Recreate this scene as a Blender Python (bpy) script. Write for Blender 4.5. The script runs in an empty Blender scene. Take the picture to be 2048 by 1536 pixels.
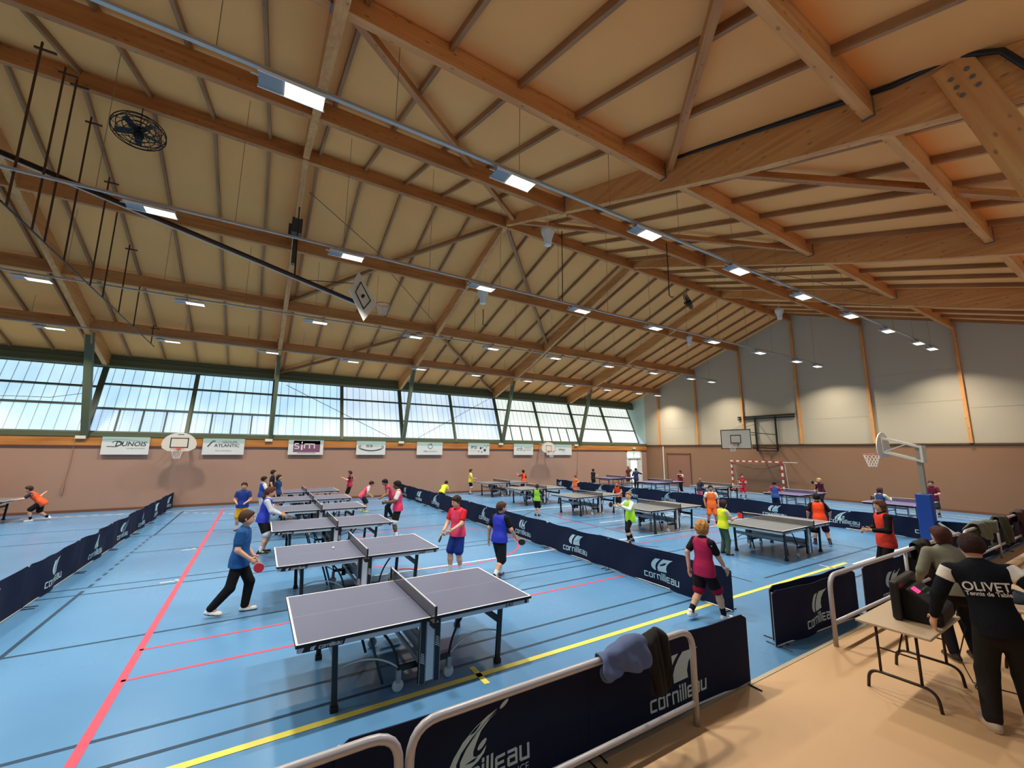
import bpy, bmesh, math, random
import numpy as np
from mathutils import Vector, Matrix
random.seed(4); rng = np.random.default_rng(7)
S = bpy.context.scene
COL = S.collection
PI = math.pi
# ---------------------------------------------------------------- camera
cam_d = bpy.data.cameras.new('camera'); cam = bpy.data.objects.new('camera', cam_d); COL.objects.link(cam)
F_PX, YAW, PITCH, ROLL, EYE = 819.4, math.radians(31.192), math.radians(9.106), math.radians(0.487), 2.645
_f = Vector((math.sin(YAW)*math.cos(PITCH), math.cos(YAW)*math.cos(PITCH), math.sin(PITCH)))
_r = Vector((math.cos(YAW), -math.sin(YAW), 0)); _u = _r.cross(_f)
_r2 = _r*math.cos(ROLL) + _u*math.sin(ROLL); _u2 = -_r*math.sin(ROLL) + _u*math.cos(ROLL)
cam.matrix_world = Matrix(((_r2.x, _u2.x, -_f.x, 0), (_r2.y, _u2.y, -_f.y, 0), (_r2.z, _u2.z, -_f.z, EYE), (0, 0, 0, 1)))
cam_d.sensor_width = 36; cam_d.lens = F_PX*36/2048; cam_d.clip_start = 0.05; cam_d.clip_end = 200
S.camera = cam
# ---------------------------------------------------------------- world, exposure
W = bpy.data.worlds.new('sky'); S.world = W; W.use_nodes = True
W.node_tree.nodes['Background'].inputs[0].default_value = (0.62, 0.8, 1.0, 1)
W.node_tree.nodes['Background'].inputs[1].default_value = 0.6
S.view_settings.view_transform = 'Standard'; S.view_settings.look = 'None'
S.view_settings.exposure = 0.36; S.view_settings.gamma = 1.0; S.view_settings.use_curve_mapping = False
S.cycles.max_bounces = 7; S.cycles.diffuse_bounces = 4; S.cycles.glossy_bounces = 3; S.cycles.transparent_max_bounces = 8
S.cycles.sample_clamp_indirect = 6.0; S.cycles.caustics_reflective = False; S.cycles.caustics_refractive = False
LAMP_POWER = 98.0        # watts of each hall lamp
LAMP_TINT = (1.0, 0.93, 0.80)
PANE_BLUE, PANE_PALE = 0.88, 0.86

# ---------------------------------------------------------------- materials
_M = {}
def lin(c):
    return tuple(((x/255)/12.92 if x/255 <= 0.04045 else ((x/255+0.055)/1.055)**2.4) for x in c)
def mat(name, color, rough=0.6, metal=0.0, spec=0.5, emit=None, es=1.0, noise=0.0, nscale=8.0, bump=0.0, bscale=40.0, alpha=1.0, trans=0.0, stretch=None):
    if name in _M: return _M[name]
    m = bpy.data.materials.new(name); m.use_nodes = True; nt = m.node_tree; b = nt.nodes['Principled BSDF']
    col = color if max(color) <= 1.0 else lin(color)
    b.inputs['Base Color'].default_value = (*col, 1); b.inputs['Roughness'].default_value = rough
    b.inputs['Metallic'].default_value = metal; b.inputs['Specular IOR Level'].default_value = spec
    b.inputs['Alpha'].default_value = alpha
    if emit: b.inputs['Emission Color'].default_value = (*(emit if max(emit) <= 1 else lin(emit)), 1); b.inputs['Emission Strength'].default_value = es
    tc = None
    def coord(sc):
        nonlocal tc
        if tc is None: tc = nt.nodes.new('ShaderNodeTexCoord')
        mp = nt.nodes.new('ShaderNodeMapping'); mp.inputs['Scale'].default_value = sc
        nt.links.new(tc.outputs['Object'], mp.inputs[0]); return mp.outputs[0]
    if noise > 0:
        n = nt.nodes.new('ShaderNodeTexNoise'); n.inputs['Scale'].default_value = nscale; n.inputs['Detail'].default_value = 4
        nt.links.new(coord(stretch or (1, 1, 1)), n.inputs['Vector'])
        mx = nt.nodes.new('ShaderNodeMixRGB'); mx.blend_type = 'MIX'
        mx.inputs[1].default_value = (*[max(0, c*(1-noise)) for c in col], 1); mx.inputs[2].default_value = (*[min(1, c*(1+noise)) for c in col], 1)
        nt.links.new(n.outputs['Fac'], mx.inputs[0]); nt.links.new(mx.outputs[0], b.inputs['Base Color'])
    if bump > 0:
        n = nt.nodes.new('ShaderNodeTexNoise'); n.inputs['Scale'].default_value = bscale; n.inputs['Detail'].default_value = 3
        nt.links.new(coord((1, 1, 1)), n.inputs['Vector'])
        bp = nt.nodes.new('ShaderNodeBump'); bp.inputs['Strength'].default_value = bump; bp.inputs['Distance'].default_value = 0.02
        nt.links.new(n.outputs['Fac'], bp.inputs['Height']); nt.links.new(bp.outputs[0], b.inputs['Normal'])
    _M[name] = m
    return m
def wood(name, c1, c2, knots=0.0, rough=0.55, axis=0):
    if name in _M: return _M[name]
    m = mat(name, c1, rough); nt = m.node_tree; b = nt.nodes['Principled BSDF']; N = nt.nodes.new; L = nt.links.new
    tc = N('ShaderNodeTexCoord'); mp = N('ShaderNodeMapping'); sc = [9, 9, 9]; sc[axis] = 0.5; mp.inputs['Scale'].default_value = sc
    L(tc.outputs['Object'], mp.inputs[0])
    n = N('ShaderNodeTexNoise'); n.inputs['Scale'].default_value = 1.6; n.inputs['Detail'].default_value = 5; L(mp.outputs[0], n.inputs['Vector'])
    mp3 = N('ShaderNodeMapping'); sc3 = [1.2, 1.2, 1.2]; sc3[axis] = 0.25; mp3.inputs['Scale'].default_value = sc3; L(tc.outputs['Object'], mp3.inputs[0])
    n3 = N('ShaderNodeTexNoise'); n3.inputs['Scale'].default_value = 2.0; L(mp3.outputs[0], n3.inputs['Vector'])
    ad = N('ShaderNodeMath'); ad.operation = 'MULTIPLY_ADD'; ad.inputs[1].default_value = 0.5; L(n3.outputs['Fac'], ad.inputs[0]); 
    hf = N('ShaderNodeMath'); hf.operation = 'MULTIPLY'; hf.inputs[1].default_value = 0.5; L(n.outputs['Fac'], hf.inputs[0]); L(hf.outputs[0], ad.inputs[2])
    cr = N('ShaderNodeValToRGB'); cr.color_ramp.elements[0].position = 0.36; cr.color_ramp.elements[1].position = 0.64
    a, c = (x if max(x) <= 1 else lin(x) for x in (c1, c2))
    cr.color_ramp.elements[0].color = (*a, 1); cr.color_ramp.elements[1].color = (*c, 1); L(ad.outputs[0], cr.inputs[0])
    out = cr.outputs[0]
    if knots > 0:
        mp2 = N('ShaderNodeMapping'); s2 = [11, 11, 11]; s2[axis] = 5.0; mp2.inputs['Scale'].default_value = s2; L(tc.outputs['Object'], mp2.inputs[0])
        v = N('ShaderNodeTexVoronoi'); v.inputs['Scale'].default_value = 0.8; L(mp2.outputs[0], v.inputs['Vector'])
        c2r = N('ShaderNodeValToRGB'); c2r.color_ramp.elements[0].position = 0.10; c2r.color_ramp.elements[1].position = 0.19
        c2r.color_ramp.elements[0].color = (1, 1, 1, 1); c2r.color_ramp.elements[1].color = (0, 0, 0, 1); L(v.outputs['Distance'], c2r.inputs[0])
        mk = N('ShaderNodeMath'); mk.operation = 'MULTIPLY'; mk.inputs[1].default_value = knots; L(c2r.outputs[0], mk.inputs[0])
        mx = N('ShaderNodeMixRGB'); mx.inputs[2].default_value = (*[x*0.22 for x in a], 1); L(out, mx.inputs[1]); L(mk.outputs[0], mx.inputs[0]); out = mx.outputs[0]
    L(out, b.inputs['Base Color'])
    return m
# ---------------------------------------------------------------- object helpers
def link(o, parent=None):
    COL.objects.link(o)
    if parent is not None: o.parent = parent
    return o
def tag(o, label=None, cat=None, group=None, kind=None):
    if label: o['label'] = label
    if cat: o['category'] = cat
    if group: o['group'] = group
    if kind: o['kind'] = kind
    return o
def empty(name, loc=(0, 0, 0), rz=0.0, label=None, cat=None, group=None):
    o = bpy.data.objects.new(name, None); COL.objects.link(o); o.empty_display_size = 0.1
    o.location = loc; o.rotation_euler = (0, 0, rz); return tag(o, label, cat, group)
def copy_tree(o, parent=None):
    c = o.copy(); COL.objects.link(c); c.parent = parent
    for ch in list(o.children): copy_tree(ch, c)
    return c
class MB:
    "collects shapes, then links them as ONE mesh object"
    def __init__(s): s.v = []; s.f = []; s.m = []; s.mi = 0
    def add(s, vs, fs, mi=None):
        n = len(s.v); s.v += [tuple(x) for x in vs]; s.f += [tuple(n+i for i in f) for f in fs]; s.m += [s.mi if mi is None else mi]*len(fs); return s
    def box(s, c, d, rot=None, mi=None):
        x, y, z = d[0]/2, d[1]/2, d[2]/2
        vs = [Vector((a*x, b*y, e*z)) for a in (-1, 1) for b in (-1, 1) for e in (-1, 1)]
        if rot is not None: vs = [rot @ v for v in vs]
        c = Vector(c); vs = [v+c for v in vs]
        return s.add(vs, [(0, 1, 3, 2), (4, 6, 7, 5), (0, 4, 5, 1), (2, 3, 7, 6), (0, 2, 6, 4), (1, 5, 7, 3)], mi)
    def bar(s, a, b, w, h, mi=None, up=(0, 0, 1)):
        a, b = Vector(a), Vector(b); x = (b-a).normalized(); u = Vector(up)
        if abs(x.dot(u)) > 0.98: u = Vector((0, 1, 0))
        y = u.cross(x).normalized(); z = x.cross(y)
        return s.box((a+b)/2, ((b-a).length, w, h), Matrix((x, y, z)).transposed(), mi)
    def tube(s, pts, r, n=8, mi=None, caps=True, closed=False):
        pts = [Vector(p) for p in pts]; rr = r if isinstance(r, (list, tuple)) else [r]*len(pts)
        rings = []; prev = None
        for i, p in enumerate(pts):
            if closed: t = (pts[(i+1) % len(pts)]-pts[i-1])
            else: t = pts[min(i+1, len(pts)-1)]-pts[max(i-1, 0)]
            t = t.normalized() if t.length > 1e-9 else Vector((0, 0, 1))
            if prev is None: u = t.orthogonal().normalized()
            else:
                u = prev - t*prev.dot(t); u = u.normalized() if u.length > 1e-6 else t.orthogonal().normalized()
            prev = u; w = t.cross(u)
            rings.append([p+(u*math.cos(2*PI*k/n)+w*math.sin(2*PI*k/n))*rr[i] for k in range(n)])
        vs = [v for R in rings for v in R]; fs = []
        m = len(rings)
        for i in range(m if closed else m-1):
            for k in range(n):
                a = i*n+k; b = i*n+(k+1) % n; c = ((i+1) % m)*n+(k+1) % n; d = ((i+1) % m)*n+k
                fs.append((a, b, c, d))
        if caps and not closed: fs += [tuple(range(n-1, -1, -1)), tuple((m-1)*n+k for k in range(n))]
        return s.add(vs, fs, mi)
    def lathe(s, prof, n=20, c=(0, 0, 0), rot=None, mi=None):
        vs = []; c = Vector(c)
        for r, z in prof:
            for k in range(n):
                v = Vector((r*math.cos(2*PI*k/n), r*math.sin(2*PI*k/n), z))
                if rot is not None: v = rot @ v
                vs.append(v+c)
        fs = [(i*n+k, i*n+(k+1) % n, (i+1)*n+(k+1) % n, (i+1)*n+k) for i in range(len(prof)-1) for k in range(n)]
        if prof[0][0] > 1e-4: fs.append(tuple(range(n-1, -1, -1)))
        if prof[-1][0] > 1e-4: fs.append(tuple((len(prof)-1)*n+k for k in range(n)))
        return s.add(vs, fs, mi)
    def prism(s, poly, frame, depth, mi=None):
        "poly: 2-D points; frame(u,v,w)->Vector; extruded w from -depth/2 to depth/2"
        n = len(poly); vs = [frame(u, v, -depth/2) for u, v in poly]+[frame(u, v, depth/2) for u, v in poly]
        fs = [tuple(range(n-1, -1, -1)), tuple(range(n, 2*n))]+[(i, (i+1) % n, n+(i+1) % n, n+i) for i in range(n)]
        return s.add(vs, fs, mi)
    def quad(s, a, b, c, d, mi=None): return s.add([a, b, c, d], [(0, 1, 2, 3)], mi)
    def build(s, name, mats, parent=None, smooth=False, bevel=0.0, kind=None, origin=None, fix=True):
        me = bpy.data.meshes.new(name); me.from_pydata([tuple(v) for v in s.v], [], s.f)
        for m in (mats if isinstance(mats, (list, tuple)) else [mats]): me.materials.append(m)
        me.polygons.foreach_set('material_index', s.m)
        if fix:
            bm = bmesh.new(); bm.from_mesh(me); bmesh.ops.recalc_face_normals(bm, faces=bm.faces); bm.to_mesh(me); bm.free()
        if smooth: me.polygons.foreach_set('use_smooth', [True]*len(me.polygons))
        me.update()
        o = bpy.data.objects.new(name, me); link(o, parent)
        if origin is not None:
            me.transform(Matrix.Translation(-Vector(origin))); o.location = origin
        if bevel > 0:
            b = o.modifiers.new('bevel', 'BEVEL'); b.width = bevel; b.segments = 2; b.limit_method = 'ANGLE'
        if kind: o['kind'] = kind
        return o
def beam(name, a, b, w, h, m, kind='structure', parent=None, up=(0, 0, 1)):
    "a straight timber with its own axes (grain along local X)"
    a, b = Vector(a), Vector(b); x = (b-a).normalized(); u = Vector(up)
    if abs(x.dot(u)) > 0.98: u = Vector((0, 1, 0))
    y = u.cross(x).normalized(); z = x.cross(y)
    o = MB().box((0, 0, 0), ((b-a).length, w, h)).build(name, m, parent)
    o.matrix_world = Matrix.Translation((a+b)/2) @ Matrix((x, y, z)).transposed().to_4x4()
    if kind: o['kind'] = kind
    return o
# ================================================================ the hall
X0, X1 = -12.9, 27.5          # end walls
YW, YN = 23.75, -1.4          # window wall / near wall
RY, RZ, RS = 12.04, 11.1, 0.33  # ridge: y, underside of ceiling, slope
def zc(y): return RZ - RS*abs(y-RY)
FR = [-12.88, -6.25, 0.38, 7.01, 13.64, 20.27]      # portal frames
PUR = [1.78, 5.2, 8.63, 12.04, 15.44, 18.88, 22.14]
m_beam = wood('orange_timber', (228, 166, 98), (200, 130, 70), knots=0.6)
m_purlin = wood('brown_timber', (206, 138, 76), (166, 102, 52), knots=0.6)
m_joist = wood('pale_joist', (176, 124, 76), (140, 94, 56), knots=0.3)
m_post = wood('post_timber', (188, 122, 54), (140, 84, 34), knots=0.3, axis=2)
m_ceil = mat('ceiling_board', (252, 176, 104), 0.75, noise=0.08, nscale=0.8, spec=0.2)
m_green = mat('olive_paint', (92, 100, 72), 0.55, noise=0.08, nscale=3)
m_wallb = mat('pink_brown_wall', (174, 138, 120), 0.75, noise=0.05, nscale=0.7, spec=0.2, bump=0.1, bscale=60)
m_white_panel = mat('cream_panel', (188, 176, 152), 0.7, noise=0.03, nscale=1.0, spec=0.3)
m_mint = mat('mint_panel', (196, 214, 190), 0.7)
m_darktrim = mat('dark_trim', (88, 62, 40), 0.6)
m_skirt = mat('skirting_brown', (120, 76, 52), 0.6)
m_white = mat('white_paint', (225, 222, 212), 0.5)
m_galv = mat('galvanised_steel', (178, 178, 176), 0.38, metal=0.7)
m_black = mat('black_paint', (16, 16, 18), 0.45)
m_blackm = mat('black_matte', (12, 12, 14), 0.8)
# ---- floor
def floor_mat():
    m = mat('blue_sports_floor', (96, 150, 186), 0.3, spec=0.75); nt = m.node_tree; N = nt.nodes.new; L = nt.links.new; b = nt.nodes['Principled BSDF']
    tc = N('ShaderNodeTexCoord'); n = N('ShaderNodeTexNoise'); n.inputs['Scale'].default_value = 0.35; n.inputs['Detail'].default_value = 5; L(tc.outputs['Object'], n.inputs['Vector'])
    cr = N('ShaderNodeValToRGB'); cr.color_ramp.elements[0].position = 0.3; cr.color_ramp.elements[1].position = 0.72
    cr.color_ramp.elements[0].color = (*lin((82, 130, 176)), 1); cr.color_ramp.elements[1].color = (*lin((92, 144, 190)), 1); L(n.outputs['Fac'], cr.inputs[0])
    L(cr.outputs[0], b.inputs['Base Color'])
    mr = N('ShaderNodeMapRange'); mr.inputs['To Min'].default_value = 0.20; mr.inputs['To Max'].default_value = 0.34; L(n.outputs['Fac'], mr.inputs[0]); L(mr.outputs[0], b.inputs['Roughness'])
    return m
m_floor = floor_mat()
m_lw = mat('line_white', (222, 226, 226), 0.4); m_ly = mat('line_yellow', (226, 216, 96), 0.4); m_lr = mat('line_red', (206, 72, 96), 0.4); m_ln = mat('line_navy', (26, 60, 88), 0.4)
f = MB(); f.box(((X0+X1)/2, (3.05+YW)/2, -0.05), (X1-X0, YW-3.05, 0.1), mi=0)
EL = [0.0015]
def lineX(y, x0, x1, w, mi): f.quad((x0, y-w/2, EL[0]), (x1, y-w/2, EL[0]), (x1, y+w/2, EL[0]), (x0, y+w/2, EL[0]), mi)
def lineY(x, y0, y1, w, mi): f.quad((x-w/2, y0, EL[0]), (x+w/2, y0, EL[0]), (x+w/2, y1, EL[0]), (x-w/2, y1, EL[0]), mi)
def arc(cx, cy, r, a0, a1, w, mi, n=40, dash=None):
    for i in range(n):
        if dash and i % 2: continue
        t0, t1 = math.radians(a0+(a1-a0)*i/n), math.radians(a0+(a1-a0)*(i+1)/n)
        f.quad(*[(cx+(r+s)*math.cos(t), cy+(r+s)*math.sin(t), EL[0]) for s, t in ((-w/2, t0), (w/2, t0), (w/2, t1), (-w/2, t1))], mi)
YEL, RED, NAV, WHT = 2, 3, 4, 1
for y, a, b in ((5.07, -2.55, 6.95), (5.53, -2.55, 6.95), (8.12, -2.55, 6.95), (10.75, -7, 6.95), (11.2, -7, 6.95), (14.2, -2.5, 6.9), (16.7, -12, 6.9), (18.8, -12, 6.9), (7.02, 2.4, 6.95), (7.75, 2.4, 6.95)): lineX(y, a, b, 0.05, NAV)
for y, a, b in ((4.15, 8.2, 15.4), (5.1, 9.4, 16.6), (7.6, 8.3, 14.5), (11.2, 7.2, 17), (12.4, 7.2, 17.6), (15.6, 7.2, 17.6), (16.9, 7.2, 17.6)): lineX(y, a, b, 0.05, NAV)
for x, a, b in ((8.9, 5.1, 11.2), (10.4, 9.4, 16), (14.6, 4.2, 9.2), (19.5, 4.6, 22), (22.4, 4.6, 22), (24.6, 4.6, 22)): lineY(x, a, b, 0.05, NAV)
EL[0] = 0.0022
lineX(6.7, -1.12, 6.95, 0.05, RED); lineX(7.55, -1.12, 3.4, 0.05, RED); lineX(8.7, 8.4, 13.6, 0.05, RED)
lineY(-1.12, 3.2, 22.3, 0.085, RED)
lineY(-2.56, 3.1, 11.0, 0.055, NAV); lineY(-2.5, 16.6, 22.3, 0.055, NAV)
for i in range(13): lineY(-2.54, 11.25+i*0.42, 11.25+i*0.42+0.2, 0.055, NAV)
arc(4.4, 11.55, 2.45, -180, 180, 0.055, RED, 60); arc(13.2, 12.2, 3.0, -180, 180, 0.05, RED, 60); arc(-6.5, 13.6, 9.0, 40, 96, 0.06, WHT, 46, dash=True)
arc(12.6, 11.5, 4.4, 100, 230, 0.05, NAV, 40)
EL[0] = 0.003
lineX(22.3, -12.5, 26.9, 0.06, WHT); lineX(9.3, 2.3, 17.5, 0.06, WHT); lineX(4.62, 12.4, 17.3, 0.06, WHT); lineY(24.9, 4.7, 22.3, 0.06, WHT); lineY(15.4, 9.3, 12.3, 0.06, WHT); lineX(15.9, 7.1, 14.2, 0.06, WHT); lineX(11.8, 11.0, 16.4, 0.06, WHT)
lineY(25.9, 4.7, 22.3, 0.05, WHT)
lineX(3.9, 19.0, 21.6, 0.06, YEL)
EL[0] = 0.0036
lineX(4.76, -8.0, 12.4, 0.085, YEL); lineY(2.46, 4.55, 4.97, 0.07, YEL); lineY(11.6, 4.5, 5.0, 0.05, WHT)
lineX(10.9, -1.45, -1.15, 0.05, WHT); lineY(-1.2, 10.86, 11.0, 0.05, WHT); lineX(13.94, -1.5, -1.2, 0.05, WHT); lineY(-1.25, 13.9, 14.05, 0.05, WHT)
floor_o = f.build('floor', [m_floor, m_lw, m_ly, m_lr, m_ln], kind='structure', fix=False)
m_beige = mat('beige_floor', (198, 160, 118), 0.55, noise=0.05, nscale=1.2, bump=0.05, bscale=90)
MB().box(((X0+X1)/2, (YN+3.0)/2, -0.05), (X1-X0, 3.0-YN, 0.1)).build('floor', m_beige, kind='structure')
MB().box(((X0+X1)/2, 3.025, -0.043), (X1-X0, 0.05, 0.1)).build('trim_1', mat('threshold_metal', (196, 184, 160), 0.35, metal=0.4), kind='structure')
# ---- window wall (far), lower part
def wall_x(name, y, x0, x1, z0, z1, m, t=0.2, side=1): return MB().box(((x0+x1)/2, y+side*t/2, (z0+z1)/2), (x1-x0, t, z1-z0)).build(name, m, kind='structure')
wb = MB(); DX0, DX1 = 25.12, 26.85
wb.box(((X0+DX0)/2, YW+0.1, 1.34), (DX0-X0, 0.2, 2.68)); wb.box(((DX1+X1)/2, YW+0.1, 1.34), (X1-DX1, 0.2, 2.68)); wb.box(((DX0+DX1)/2, YW+0.1, 2.64), (DX1-DX0, 0.2, 0.08))
wb.build('wall_back', m_wallb, kind='structure')
wall_x('wall_front', YN, X0, X1, 0, zc(YN)+0.1, m_wallb, side=-1)
m_band = wood('band_timber', (206, 140, 70), (172, 104, 46), knots=0.2)
beam('trim_2', (X0, YW+0.0, 2.865), (X1, YW+0.0, 2.865), 0.10, 0.37, m_band)
MB().box(((X0+X1)/2, YW-0.055, 2.67), (X1-X0, 0.03, 0.03)).build('trim_3', mat('band_edge', (150, 84, 36), 0.6), kind='structure')
MB().box(((X0+X1)/2, YW+0.0, 3.13), (X1-X0, 0.16, 0.16)).build('trim_4', m_green, kind='structure')
MB().box(((X0+X1)/2, YW-0.012, 0.05), (X1-X0, 0.03, 0.1)).build('baseboard_back', m_skirt, kind='structure')
MB().box((X1-0.012, (YW+YN)/2, 0.05), (0.03, YW-YN, 0.1)).build('baseboard_right', m_skirt, kind='structure')
# ---- gable (right) wall
gy = [-3.2, 1.78, 5.2, 8.63, 12.04, 15.44, 18.88, 22.3, 25.75]
g = MB(); g.box((X1+0.1, (YW+YN)/2, 1.54), (0.2, YW-YN, 3.08)); g.build('wall_right', mat('brown_wall_dimmed', (146, 110, 84), 0.75, noise=0.05, nscale=0.7, spec=0.2), kind='structure')  # darker brown than the other walls: the dimmer light here is put into its colour
def gable(name, x, sgn, m, z0):
    poly = [(YN, z0), (YN, zc(YN)+0.05), (RY, RZ+0.05), (YW, zc(YW)+0.05), (YW, z0)]
    return MB().prism(poly, lambda u, v, w: Vector((x+sgn*0.1+w, u, v)), 0.2).build(name, m, kind='structure')
gable('wall_right_upper', X1, 1, m_white_panel, 3.08)
MB().prism([(YW, 3.08), (YW, zc(YW)+0.05), (26.0, zc(26.0)+0.05), (26.0, 5.5), (YW+0.05, 3.08)], lambda u, v, w: Vector((X1+0.1+w, u, v)), 0.2).build('wall_right_corner', m_mint, kind='structure')
gable('wall_left_upper', X0, -1, m_white_panel, 3.08)
MB().box((X0-0.1, (YW+YN)/2, 1.54), (0.2, YW-YN, 3.08)).build('wall_left', m_wallb, kind='structure')
MB().box((X1-0.03, (YW+YN)/2, 3.08), (0.07, YW-YN, 0.07)).build('trim_5', m_darktrim, kind='structure')
for y in gy[1:8]:
    beam('wall_post', (X1-0.07, y, 3.12), (X1-0.07, y, zc(y)-0.2), 0.13, 0.12, m_beam)
for y0, y1, z in ((12.2, 15.3, 5.0), (8.8, 11.9, 4.55), (5.3, 8.5, 5.1), (1.9, 5.1, 4.7), (15.6, 18.8, 5.9), (5.3, 8.5, 6.6), (8.8, 11.9, 6.3), (19, 22.2, 4.4)):
    MB().box((X1-0.002, (y0+y1)/2, z), (0.006, y1-y0, 0.008)).build('trim_6', mat('panel_joint', (150, 140, 122), 0.7), kind='structure')
# ---- ceiling boards (two slopes) and joists
yl, yr = -2.6, 26.2
cb = MB()
for ya, yb in ((yl, RY), (RY, yr)):
    cb.prism([(ya, zc(ya)), (yb, zc(yb)), (yb, zc(yb)+0.12), (ya, zc(ya)+0.12)], lambda u, v, w: Vector(((X0+X1)/2+w, u, v)), X1-X0)
cb.build('ceiling', m_ceil, kind='structure')
jx = [0.72+1.245*k for k in range(-10, 22)]
for x in jx:
    if x > X1-0.2 or x < X0: continue
    if min(abs(x-q) for q in FR) < 0.32: continue
    for yb in (24.95, -0.9):
        a = Vector((x, RY, zc(RY)-0.07)); b = Vector((x, yb, zc(yb)-0.07)); beam('roof_joist', a, b, 0.065, 0.13, m_joist)
# ---- purlins between the frames, ridge, eaves
ends = FR+[X1]
for i in range(len(ends)-1):
    for y in PUR:
        d = 0.36 if y == RY else 0.42
        top = zc(y)-0.13 if y != RY else 11.02
        if y in (5.2, 1.78): top = zc(y)-0.04; d = 0.36
        beam('roof_purlin' if y != RY else 'ridge_beam', (ends[i]+0.07, y, top-d/2), (ends[i+1]-0.07, y, top-d/2), 0.13, d, m_purlin if y > 6 else m_beam)
    beam('eaves_beam', (ends[i]+0.05, 25.05, 6.36), (ends[i+1]-0.05, 25.05, 6.36), 0.16, 0.34, m_green)
# ---- portal rafters (two slopes each), with steel shoes at the joints
for x in FR:
    for sg in (1, -1):
        L0, L1 = (0.02, 12.9)
        poly = [(L0, RZ-0.01), (L1, RZ-RS*L1-0.01), (L1+0.35, RZ-RS*L1-0.35), (L1-0.2, RZ-RS*L1-0.62), (8.2, 10.74-0.372*8.2), (L0, 10.74)]
        o = MB().prism(poly, lambda u, v, w: Vector((u, w, v)), 0.16).build('rafter', m_beam, kind='structure')
        o.matrix_world = Matrix.Translation((x, RY, 0)) @ Matrix.Rotation(sg*PI/2, 4, 'Z')
m_shoe = mat('steel_shoe', (120, 122, 124), 0.5, metal=0.6)
for x in FR[1:]:
    for y in PUR[:3]:
        top = zc(y)-0.04
        MB().box((x-0.095, y, top-0.2), (0.03, 0.15, 0.36)).box((x+0.095, y, top-0.2), (0.03, 0.15, 0.36)).build('beam_shoe', m_shoe, kind='structure')
# ---- roof bracing
def rp(x, y, dz=-0.2): return Vector((x, y, zc(y)+dz))
for (x0, y0, x1, y1) in ((7.0, 12.1, 3.7, 15.3), (3.6, 15.5, 0.5, 18.8), (6.95, 19.0, 3.7, 22.0), (3.6, 22.3, 0.5, 25.0), (7.1, 12.2, 13.55, 18.6), (7.1, 19.2, 13.55, 25.0),
        (0.5, 5.3, 6.9, 11.4), (3.7, 1.9, 6.9, 5.0), (7.1, 4.9, 10.4, 1.9), (7.1, 11.7, 10.3, 8.8), (10.4, 8.4, 13.5, 5.4), (10.5, 1.9, 13.5, -1.0)):
    beam('roof_brace', rp(x0, y0), rp(x1, y1), 0.12, 0.13, m_joist if y0 > 12 else m_purlin)
for (x0, y0, x1, y1) in ((0.6, 13.2, 3.5, 15.2), (13.7, 8.4, 20.2, 5.6), (13.8, 5.6, 17.5, 8.3), (3.6, 15.6, 7.0, 18.7)):
    MB().tube([rp(x0, y0, -0.25), rp(x1, y1, -0.25)], 0.012, 6).build('tie_rod', m_darktrim, kind='structure')
# ---- V shaped columns of the window wall, and their mirror on the near side
KW = 1.38/3.25
for x in FR:
    big = x < 0
    c = MB()
    c.bar((x-0.02, YW+0.02, 3.05), (x-0.02, YW+0.02+KW*3.3, 6.42), 0.16, 0.15, up=(0, 1, 0))
    c.bar((x+0.02, YW-0.02, 3.05), (x+0.02, 22.35, 7.15), 0.24 if big else 0.17, 0.22, up=(0, 1, 0))
    c.build('window_column', m_green, kind='structure')
    beam('column_splice', (x+0.1, 22.5, 6.75), (x+0.1, 22.1, 7.75), 0.05, 0.26, m_beam, up=(0, 1, 0)); beam('column_splice', (x-0.1, 22.5, 6.75), (x-0.1, 22.1, 7.75), 0.05, 0.26, m_beam, up=(0, 1, 0))
    for s in (-1, 1):
        o = beam('column_splice', (x+s*0.11, 0.25, 4.6), (x+s*0.11, 0.95, 7.42), 0.06, 0.34, m_beam, up=(0, 1, 0))
        b = MB()
        for k in range(3):
            for q in (-1, 1): b.lathe([(0.025, 0), (0.025, 0.015), (0, 0.02)], 8, c=(k*0.14+0.95, 0.032*s, q*0.07), rot=Matrix.Rotation(-s*PI/2, 3, 'X'))
        b.build('bolts', m_shoe, o)
# thick black cable pinned along the near slope of the frame at x = 7
pts = [(6.9, y, zc(y)-0.03-0.02*math.sin(y)) for y in np.linspace(5.0, 1.5, 8)]+[(6.88, 0.9, 7.48), (6.85, 0.55, 7.2), (6.84, 0.3, 6.6)]
tag(MB().tube(pts, 0.035, 8).build('power_cable', m_black, smooth=True), 'thick black cable running along the top of the nearest big rafter', 'cable')
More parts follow.
